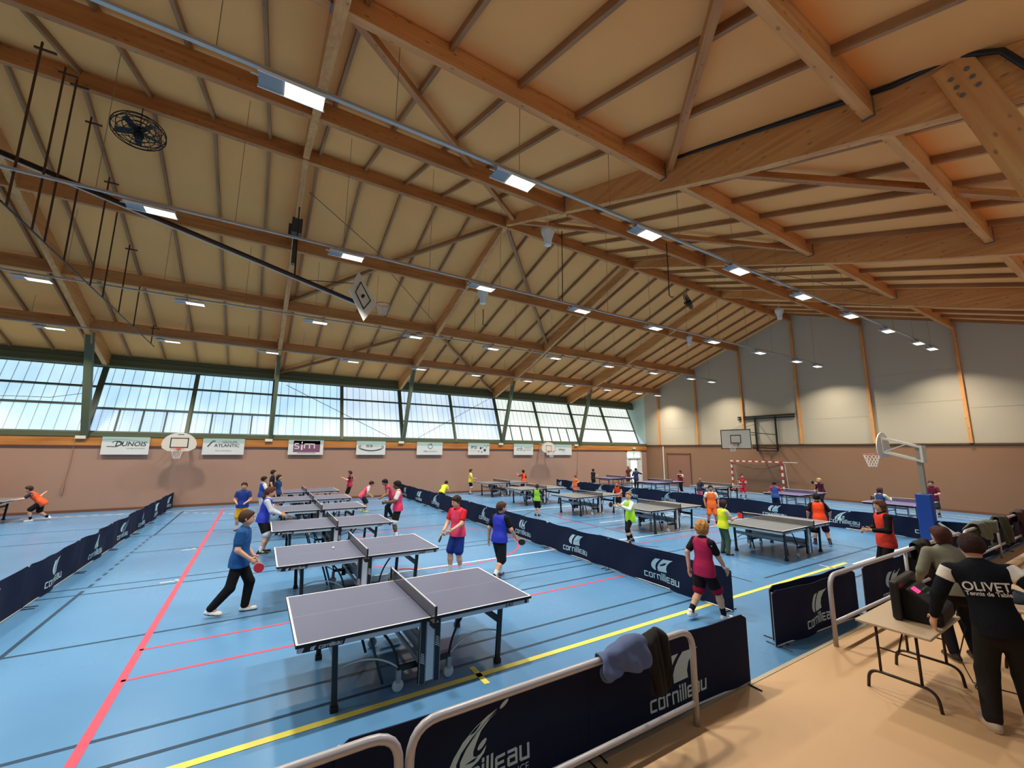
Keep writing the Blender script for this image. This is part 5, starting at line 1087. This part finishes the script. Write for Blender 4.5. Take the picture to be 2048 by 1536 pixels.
def fan_hoop(x, y, z, rz, label, thin=False, w=1.14, h=0.84, wall=0.7):
    "board faces local -Y"
    e = empty('basketball_hoop', (x, y, z), rz, label, 'basketball hoop', 'basketball hoops')
    MB().prism(fan_board(w, h), lambda u, v, ww: Vector((u, ww, v)), 0.03).build('backboard', m_bb, e)
    q = MB(); z0, z1, a = (0.16, 0.56, 0.30) if not thin else (0.12, 0.48, 0.22); t = 0.035 if not thin else 0.02
    for bb in ((0, z0, 2*a+t, t), (0, z1, 2*a+t, t), (-a, (z0+z1)/2, t, z1-z0), (a, (z0+z1)/2, t, z1-z0)): q.box((bb[0], -0.018, bb[1]), (bb[2], 0.004, bb[3]))
    if thin:
        o = fan_board(w, h); 
        for i in range(len(o)): q.bar((o[i][0]*.98, -0.018, o[i][1]*.98+.008), (o[(i+1) % len(o)][0]*.98, -0.018, o[(i+1) % len(o)][1]*.98+.008), 0.004, 0.016, up=(0, 1, 0))
    else: q.box((0.02, -0.018, 0.72), (0.22, 0.004, 0.022))
    q.build('target_marking', m_black, e)
    MB().box((0, -0.06, 0.10), (0.16, 0.12, 0.05)).build('ring_bracket', m_ring, e); hoop_net((0, -0.33, 0.10), 0.225, e)
    if wall > 0:
        q = MB(); [q.bar((sx*0.28, 0.02, zz), (sx*0.28, wall, zz), 0.05, 0.05) for sx in (-1, 1) for zz in (0.15, 0.6)]; [q.bar((sx*0.28, 0.02, 0.6), (sx*0.28, wall, 0.15), 0.03, 0.03) for sx in (-1, 1)]; q.build('wall_arm', m_wsteel, e)
    return e
fan_hoop(-3.04, 23.05, 2.46, 0, 'fan shaped basketball board with a thick black square, between the first two wall posters', h=0.80, w=1.22)
fan_hoop(16.9, 23.0, 2.46, 0, 'fan shaped basketball board with a thin outline, at the right end of the window wall', thin=True, h=0.74, w=1.2)
# free standing post with blue padding
e = fan_hoop(17.45, 5.3, 2.5, PI, 'basketball board on a blue padded post, seen from behind', wall=0, h=0.80, w=1.1)
m_pad = mat('blue_pad', (20, 66, 150), 0.5)
q = MB(); [q.bar((sx*0.16, 0.02, 0.62), (sx*0.14, 0.92, 0.33), 0.05, 0.06) for sx in (-1, 1)]; [q.bar((sx*0.16, 0.02, 0.18), (sx*0.14, 0.92, -0.10), 0.05, 0.06) for sx in (-1, 1)]; q.box((0, 0.03, 0.4), (0.40, 0.05, 0.5)); q.bar((0.15, 0.1, 0.2), (0.14, 0.62, 0.42), 0.03, 0.03); q.box((0, 0.94, 0.12), (0.36, 0.06, 0.52)); q.build('board_arm', m_wsteel, e)
MB().box((0.0, 0.84, -1.05), (0.14, 0.12, 2.86)).build('post', mat('post_grey', (150, 144, 128), 0.5), e); MB().box((-0.10, 0.80, -0.4), (0.04, 0.05, 1.6)).build('crank_rod', m_bsteel, e)
MB().box((0.0, 0.82, -1.76), (0.30, 0.36, 1.36)).build('post_pad', m_pad, e, bevel=0.03)
q = MB(); [q.bar((sx*0.25, 0.9, -2.44), (sx*0.25, 1.75, -2.44), 0.07, 0.08) for sx in (-1, 1)]; q.bar((-0.25, 1.75, -2.44), (0.25, 1.75, -2.44), 0.07, 0.08); q.bar((0, 1.05, -1.9), (0.0, 1.7, -2.42), 0.05, 0.05); q.build('base_frame', m_wsteel, e)
# rectangular board on the gable wall
e = empty('basketball_hoop', (24.0, 14.03, 2.80), PI/2, 'rectangular basketball board on a black wall frame above the goal', 'basketball hoop', 'basketball hoops')
# local +X -> world +Y ; local -Y -> world +X ; board faces local +Y (world -X)
MB().box((0, 0, 0.57), (1.82, 0.03, 1.14)).build('backboard', mat('board_grey', (196, 190, 176), 0.4), e)
q = MB(); 
for cx, cz, ww, hh in ((0, 0.02, 1.82, .045), (0, 1.12, 1.82, .045), (-.89, .57, .045, 1.14), (.89, .57, .045, 1.14), (0, .35, .62, .045), (0, .80, .62, .045), (-.30, .575, .045, .45), (.30, .575, .045, .45)): q.box((cx, 0.018, cz), (ww, 0.004, hh))
q.build('target_marking', m_black, e)
MB().box((0, 0.07, 0.27), (0.4, 0.12, 0.04)).build('ring_bracket', m_bsteel, e); hoop_net((0, 0.36, 0.27), 0.225, e)
q = MB()
for sx in (-0.62, 0.62): q.bar((sx, -3.4, 2.05), (sx, -3.4, -0.1), 0.08, 0.08); q.bar((sx, -3.4, 0.05), (sx*.6, -0.05, 0.1), 0.05, 0.05); q.bar((sx, -3.3, 0.9), (sx*.6, -0.05, 1.0), 0.04, 0.04)
q.bar((-1.75, -3.42, 2.12), (1.75, -3.42, 2.12), 0.07, 0.07); q.bar((-1.75, -3.42, 1.97), (1.75, -3.42, 1.97), 0.07, 0.07); q.bar((-0.62, -3.4, -0.1), (0.62, -3.4, -0.1), 0.06, 0.06)
q.build('wall_frame', m_bsteel, e)
q = MB(); q.tube([(-0.6, -3.3, 1.9), (0.6, -0.1, 1.0)], 0.008, 5); q.tube([(0.6, -3.3, 1.9), (0.6, -0.1, 1.0)], 0.008, 5); q.tube([(0.6, -3.38, 1.9), (-0.55, -3.38, 0.1)], 0.008, 5); q.build('stay_wires', m_bsteel, e)
# handball goal
e = empty('handball_goal', (26.75, 14.5, 0), 0, 'red and white handball goal standing against the end wall', 'goal')
m_gr, m_gw = mat('goal_red', (196, 48, 42), 0.45), mat('goal_white', (230, 224, 212), 0.45)
for s in (-1, 1):
    q = MB()
    for k in range(10): q.box((0, s*1.54, 0.1+0.2*k), (0.08, 0.08, 0.2), mi=k % 2)
    q.build('goal_post', [m_gw, m_gr], e)
q = MB()
for k in range(16): q.box((0, -1.5+0.2*k, 2.04), (0.08, 0.2, 0.08), mi=k % 2)
q.build('crossbar', [m_gr, m_gw], e)
q = MB(); [q.tube([(0.0, s*1.54, 1.98), (0.35, s*1.54, 1.9), (0.62, s*1.54, 0.04), (0.05, s*1.54, 0.03)], 0.018, 6) for s in (-1, 1)]; q.tube([(0.6, -1.54, 0.04), (0.6, 1.54, 0.04)], 0.018, 6); q.bar((0, -1.58, 2.03), (0.0, -2.4, 2.03), 0.05, 0.04); q.build('rear_frame', m_wsteel, e)
m_gn = bpy.data.materials.new('goal_net_cord'); m_gn.use_nodes = True
_nt = m_gn.node_tree; _b = _nt.nodes['Principled BSDF']; _b.inputs['Base Color'].default_value = (0.10, 0.07, 0.05, 1); _tc = _nt.nodes.new('ShaderNodeTexCoord'); _sp = _nt.nodes.new('ShaderNodeSeparateXYZ'); _nt.links.new(_tc.outputs['Object'], _sp.inputs[0]); _o = []
for ax in (1, 2):
    _a = _nt.nodes.new('ShaderNodeMath'); _a.operation = 'MULTIPLY'; _a.inputs[1].default_value = 10; _nt.links.new(_sp.outputs[ax], _a.inputs[0]); _fr = _nt.nodes.new('ShaderNodeMath'); _fr.operation = 'FRACT'; _nt.links.new(_a.outputs[0], _fr.inputs[0]); _l = _nt.nodes.new('ShaderNodeMath'); _l.operation = 'LESS_THAN'; _l.inputs[1].default_value = 0.14; _nt.links.new(_fr.outputs[0], _l.inputs[0]); _o.append(_l.outputs[0])
_m = _nt.nodes.new('ShaderNodeMath'); _m.operation = 'MAXIMUM'; _nt.links.new(_o[0], _m.inputs[0]); _nt.links.new(_o[1], _m.inputs[1]); _nt.links.new(_m.outputs[0], _b.inputs['Alpha'])
q = MB(); vs = []
for i in range(13):
    for j in range(9):
        y = -1.54+3.08*i/12; t = j/8; vs.append((0.30+0.30*t+0.05*math.sin(PI*i/12)*math.sin(PI*t), y, 1.92*(1-t)+0.04-0.08*math.sin(PI*i/12)*(1-t)))
q.add(vs, [(i*9+j, (i+1)*9+j, (i+1)*9+j+1, i*9+j+1) for i in range(12) for j in range(8)])
for s in (-1, 1): q.add([(0, s*1.54, 1.98), (0.35, s*1.54, 1.9), (0.6, s*1.54, 0.04), (0, s*1.54, 0.04)], [(0, 1, 2, 3)])
q.build('goal_net', m_gn, e, fix=False)
q = MB(); q.tube([(0.02, 1.45, 1.9), (0.1, 0.9, 1.72), (0.12, 0.2, 1.6), (0.12, -0.5, 1.6), (0.1, -1.45, 1.9)], 0.02, 6); q.build('gathered_net', m_darktrim, e, smooth=True)
# big hall-divider hoop folded up to the roof: dark boom, tilted board
e = empty('ceiling_basketball_hoop', (0.38, 13.6, 10.2), 0, 'basketball board folded up under the roof on a long dark boom', 'basketball hoop')
def lw(p): return Vector(p)-Vector((0.38, 13.6, 10.2))
MB().tube([lw((-5.14, 12.0, 8.63)), lw((2.0, 12.0, 6.80))], 0.055, 10).build('boom', mat('boom_brown_steel', (58, 34, 26), 0.35, metal=0.4), e, smooth=True)
MB().tube([lw((-5.14, 12.0, 8.55)), lw((2.0, 11.97, 6.71))], 0.014, 6).build('boom_rail', m_wsteel, e)
A_, B_, C_, D_ = [lw(p) for p in ((2.11, 12.6, 8.0), (2.62, 12.3, 6.94), (2.13, 11.4, 6.12), (1.73, 11.7, 7.04))]
q = MB(); vs = [A_, B_, C_, D_]
nrm = (vs[1]-vs[0]).cross(vs[3]-vs[0]).normalized()*0.03
q.add(vs+[v+nrm for v in vs], [(0, 1, 2, 3), (7, 6, 5, 4), (0, 4, 5, 1), (1, 5, 6, 2), (2, 6, 7, 3), (3, 7, 4, 0)]); q.build('backboard', mat('board_pale', (238, 240, 236), 0.4), e)
cc = (vs[0]+vs[1]+vs[2]+vs[3])/4
q = MB(); vi = [cc+(v-cc)*0.55 for v in vs]
for i in range(4): q.bar(vi[i]-nrm*.6, vi[(i+1) % 4]-nrm*.6, 0.02, 0.02)
q.bar(cc-nrm*2, lw((2.0, 12.0, 6.75)), 0.07, 0.07); q.build('board_frame', m_bsteel, e)
rc_ = lw((2.84, 12.4, 6.98)); hoop_net(rc_+Vector((0, 0, 0.05)), 0.2, e, H=0.34)
q = MB(); q.tube([lw((0.38, 12.0, 7.2)), lw((0.38, 13.6, 10.1))], 0.02, 6); q.tube([lw((0.5, 12.0, 7.15)), lw((1.9, 12.0, 7.35))], 0.01, 5); q.build('lifting_cable', m_bsteel, e)
q = MB(); q.box(lw((0.38, 14.35, 9.75)), (0.30, 0.5, 0.5)); q.box(lw((0.2, 14.4, 9.65)), (0.1, 0.16, 0.42)); q.box(lw((0.38, 14.7, 9.1)), (0.12, 0.2, 0.9)); q.build('winch', mat('winch_grey', (70, 64, 60), 0.5, metal=0.3), e)
# divider curtain track hung on rods
e = empty('curtain_track', (-4.2, 16, 6.8), 0, 'thin dark track hung from the roof on vertical rods, upper left', 'curtain track')
MB().tube([(0, -5.9, 0), (0, 6.2, 0)], 0.018, 6).build('track', m_bsteel, e)
for y in (10.3, 11.25, 11.8, 12.8, 14.5, 15.5, 17.05, 18.85, 21.6):
    q = MB(); q.tube([(0, y-16, 0), (0, y-16, zc(y)-0.35-6.8)], 0.02, 6); q.box((0.06, y-16, zc(y)-0.5-6.8), (0.3, 0.035, 0.035)); q.build('hanger_rod', mat('rod_brown', (72, 40, 26), 0.5), e)
# fans
def cage_fan(x, y, z, tilt, label, s=0.42):
    e = empty('ceiling_fan', (x, y, z), 0.5, label, 'fan', 'black cage fans')
    R = Matrix.Rotation(tilt, 3, 'X'); q = MB()
    for rr, zz in ((1, 0.0), (1, 0.12), (.82, .2), (.82, -.08), (.6, .22), (.6, -.1), (.38, .23), (.38, -.11), (.18, .23), (.18, -.11)): q.tube([R @ Vector((s*rr*math.cos(t), s*rr*math.sin(t), zz*s*1.6)) for t in np.linspace(0, 2*PI, 29)[:-1]], 0.008*s/.42 if rr < 1 else .012, 5, closed=True)
    for k in range(8):
        t = 2*PI*k/8; q.tube([R @ Vector((s*rr*math.cos(t), s*rr*math.sin(t), zz*s*1.6)) for rr, zz in ((.05, -.12), (.6, -.1), (.9, -.05), (1, 0), (1, .12), (.9, .18), (.6, .22), (.05, .24))], 0.007, 5)
    q.build('cage', m_blackm, e)
    q = MB(); 
    for k in range(5):
        t = 2*PI*k/5; q.box(R @ Vector((s*.5*math.cos(t), s*.5*math.sin(t), .06*s)), (s*.7, s*.26, .012), R @ Matrix.Rotation(t, 3, 'Z') @ Matrix.Rotation(.4, 3, 'X'))
    q.build('blades', m_black, e); MB().lathe([(0.08*s*2, -.16), (0.09*s*2, 0), (0.07*s*2, .16), (0, .18)], 14, rot=R).build('motor', m_blackm, e, smooth=True)
    MB().tube([(0, 0, .1), (0, 0, zc(y)-0.5-z+.35)], 0.012, 6).build('suspension', m_darktrim, e)
    return e
cage_fan(-3.13, 12.04, 9.99, -0.25, 'black cage fan hanging at the upper left under the ridge', 0.5)
cage_fan(17.35, 12.04, 9.9, 1.2, 'black cage fan hanging at the far right under the ridge', 0.42)
m_fw = mat('destrat_white', (226, 222, 214), 0.45)
def blower(x, y, z, top, label, s=1.0):
    e = empty('air_blower', (x, y, z), 0, label, 'air blower', 'white air blowers')
    MB().lathe([(0.05, -.30), (.10, -.30), (.11, -.28), (.115, -.12), (.15, -.02), (.19, .08), (.20, .18), (.17, .22), (0.02, .23)], 20).build('housing', m_fw, e, smooth=True)
    MB().lathe([(0.0, -.285), (.085, -.29)], 16).build('nozzle_grille', m_bsteel, e)
    MB().tube([(0.13*math.cos(t), 0, .22+.09*math.sin(t)) for t in np.linspace(0, PI, 9)], 0.012, 6).build('handle', m_fw, e)
    MB().tube([(0, 0, .3), (0.01, 0, (top-z)*.5), (0, 0, top-z)], 0.008, 6).build('cord', m_fw, e)
    e.scale = (s, s, s) if s != 1 else (1, 1, 1)
    return e
blower(6.63, 9.0, 8.82, 9.75, 'white pear shaped blower hanging nearest, right of the second lamp')
blower(6.30, 12.45, 8.05, 9.5, 'white blower half behind a lamp of the second row')
blower(21.8, 10.0, 9.55, 10.1, 'white blower hanging in front of the white end wall, under the ridge')
blower(22.0, 15.3, 9.4, 9.9, 'small white blower hanging over the third row of lamps')
for x, y, z1, z0, lb in ((10.5, 7.9, 9.2, 7.45, 'dark cable dropping from the big rafter to the lamp trunking'), (8.1, 10.2, 10.0, 7.5, 'dark cable dropping to the second row of lamps'), (6.9, 13.6, 8.0, 7.4, 'short dark cable over the third row of lamps')):
    tag(MB().tube([(x, y, z1), (x+.01, y, (z0+z1)/2), (x, y, z0), (x+.12, y, z0-.05), (x+.2, y, z0)], 0.016, 6).build('hanging_cable', m_black, smooth=True), lb, 'cable', 'hanging cables')
# wall boxes (emergency lights) on the timber band
m_box = mat('sign_box', (232, 228, 208), 0.4)
for i, x in enumerate((-6.33, 0.33, 6.9, 13.5, 19.9, 25.95)):
    o = MB().box((0, 0, 0), (0.32, 0.09, 0.13)).build('emergency_light', m_box, bevel=0.01); o.location = (x, YW-0.10, 3.0 if i < 5 else 2.84)
    tag(o, ('white emergency light box under the %s window column' % ['leftmost', 'second', 'third', 'fourth', 'fifth'][i]) if i < 5 else 'small pale emergency light above the glazed door', 'emergency light', 'emergency lights')
# ================================================================ posters
m_pw = mat('poster_white', (226, 228, 224), 0.5); m_pg = mat('poster_band', (176, 202, 196), 0.5); m_ink = mat('ink_dark', (60, 64, 66), 0.6); m_inkg = mat('ink_grey', (120, 126, 128), 0.6); m_plum = mat('plum', (132, 84, 116), 0.5); m_inkb = mat('ink_navy', (38, 50, 70), 0.6)
def poster(x0, x1, z0, z1, label, draw, band=0.28):
    w, h = x1-x0, z1-z0; e = empty('sponsor_poster', ((x0+x1)/2, YW-0.10, z0), 0, label, 'poster', 'sponsor posters')
    MB().box((0, 0, h/2), (w, 0.03, h)).build('panel', m_pw, e)
    if band: MB().box((0, -0.0165, h*(1-band/2)), (w, 0.002, h*band)).build('top_band', m_pg, e)
    D = {}
    def poly(p, m, lay=0.019): D.setdefault(m.name, (m, MB()))[1].add([(a, -lay, b) for a, b in p], [tuple(range(len(p)))])
    def text(s, cx, z, wd, hgt, m, shear=0.0, bold=True):
        tp, tw = text_polys(s, 1.0, bold, shear); k = wd/tw
        for p in tp: poly([(cx-wd/2+a*k, z+b*hgt/0.72) for a, b in p], m, 0.020)
    def seg(pts, t, m):
        for a, b in zip(pts[:-1], pts[1:]):
            dx, dy = b[0]-a[0], b[1]-a[1]; L_ = math.hypot(dx, dy) or 1; nx, ny = -dy/L_*t/2, dx/L_*t/2; poly([(a[0]+nx, a[1]+ny), (a[0]-nx, a[1]-ny), (b[0]-nx, b[1]-ny), (b[0]+nx, b[1]+ny)], m)
    draw(w, h, poly, text, seg)
    for m, q in D.values(): q.build('print', m, e, fix=False)
def d1(w, h, P, T, G):
    T('DUNOIS', .16, .36, 1.02, .19, m_ink, .18); G([(-.60, .34), (-.30, .33), (-.16, .40), (-.12, .50), (-.2, .56), (-.36, .56), (-.44, .50)], .028, m_ink); T('energie & habitat', .33, .25, .60, .045, m_inkg, 0, False)
    G([(-w/2, h*.84), (-.2, h*.87), (.3, h*.8), (w/2, h*.66)], .012, m_inkg)
def d2(w, h, P, T, G): T('GROUPE', .22, .52, .58, .13, m_inkg); T('ATLANTIC', .12, .36, .98, .14, m_ink); G([(-.62, .36), (-.44, .62), (-.34, .62)], .05, m_ink); T("Site d'Orléans", .0, .16, .62, .06, m_inkg, 0, False)
def d3(w, h, P, T, G):
    P([(-w*.36, .13), (w*.40, .13), (w*.40, h-.03), (-w*.36, h-.03)], m_plum, .0175); G([(-.34, .56), (-.52, .56), (-.52, .46), (-.34, .42), (-.34, .32), (-.53, .32)], .05, m_pw); G([(-.20, .50), (-.20, .24)], .07, m_pw); G([(-.20, .56), (-.20, .66)], .05, m_pw); G([(-.08, .32), (-.08, .54), (.15, .54), (.15, .32)], .055, m_pw); G([(.15, .54), (.38, .54), (.38, .32)], .055, m_pw); G([(-.4, .09), (.45, .09)], .02, m_inkb)
def d4(w, h, P, T, G):
    T('BDB', -.10, .42, .34, .13, m_inkb); T('Bâtiment', .28, .45, .36, .05, m_inkg, 0, False)
    for k, tt in ((1.0, .035), (.88, .022)): G([(.66*k*math.cos(t), .42+.2*k*math.sin(t)) for t in np.linspace(PI*.85, PI*2.15, 22)], tt, m_inkb)
    T('construction', 0, .15, .4, .03, m_inkg, 0, False)
def d5(w, h, P, T, G): G([(.14*math.cos(t)+.02, .50+.14*math.sin(t)) for t in np.linspace(.9, 2*PI+.4, 22)], .03, m_inkb); G([(.05, .56), (.1, .66)], .05, m_inkb); T('VDS', -.28, .17, .24, .07, m_inkb); T('ELECTRICITE', .18, .17, .56, .06, m_inkg, 0, False)
def d6(w, h, P, T, G):
    T('IP2i', -.36, .40, .44, .16, m_inkb)
    for a, b, s in ((.05, .36, .13), (.34, .22, .15), (.22, .42, .08), (.5, .46, .07), (-.05, .18, .08), (.16, .14, .09), (.6, .56, .08), (.38, .54, .07), (.5, .36, .04)): P([(a, b), (a+s, b), (a+s, b+s), (a, b+s)], m_inkb if s > .1 else m_inkg)
    T('informatique', -.36, .26, .5, .04, m_inkg, 0, False)
def d7(w, h, P, T, G): T('crb', -.34, .30, .48, .26, m_inkb, .2, False); [G([(.05, .32+.09*k), (.66, .32+.09*k)], .02, m_inkg) for k in range(3)]; P([(-.02, .24), (.05, .24), (.05, .31), (-.02, .31)], m_inkg)
def d8(w, h, P, T, G): T('Suliveaux', .22, .32, .62, .16, mat('ink_teal', (50, 92, 84), .6), .1); G([(-.34, .5), (-.44, .4), (-.34, .3)], .05, mat('ink_teal', (50, 92, 84), .6)); T('groupe', .38, .2, .3, .05, m_inkg, 0, False)
for (x0, x1), lb, d in (((-5.67, -4.14), 'wide white poster reading DUNOIS at the left', d1), ((-2.27, -0.66), 'white poster reading GROUPE ATLANTIC', d2), ((1.2, 2.82), 'poster with a plum square reading sjm', d3), ((4.47, 6.02), 'white poster with dark ellipse rings', d4), ((7.84, 9.43), 'white poster with a small dark circle', d5), ((11.14, 12.65), 'white poster with scattered dark squares', d6), ((14.5, 16.05), 'white poster reading crb', d7), ((17.2, 19.45), 'white poster partly behind the right fan shaped board', d8)):
    poster(x0, x1, 2.30, 3.04, lb, d)
# thin cords hanging on the window wall
for x, lb in ((-6.5, 'thin cord hanging under the leftmost window column'), (20.1, 'thin cord hanging on the wall right of the posters')):
    tag(MB().tube([(x, YW-0.05, 2.95), (x-.02, YW-0.04, 2.0), (x-.1, YW-0.04, 1.1)], 0.012, 5).tube([(x-.1, YW-.04, 1.1), (x-.12, YW-.04, .75)], 0.03, 8).build('wall_cord', mat('cord_pinkish', (170, 130, 110), .7)), lb, 'cord', 'wall cords')
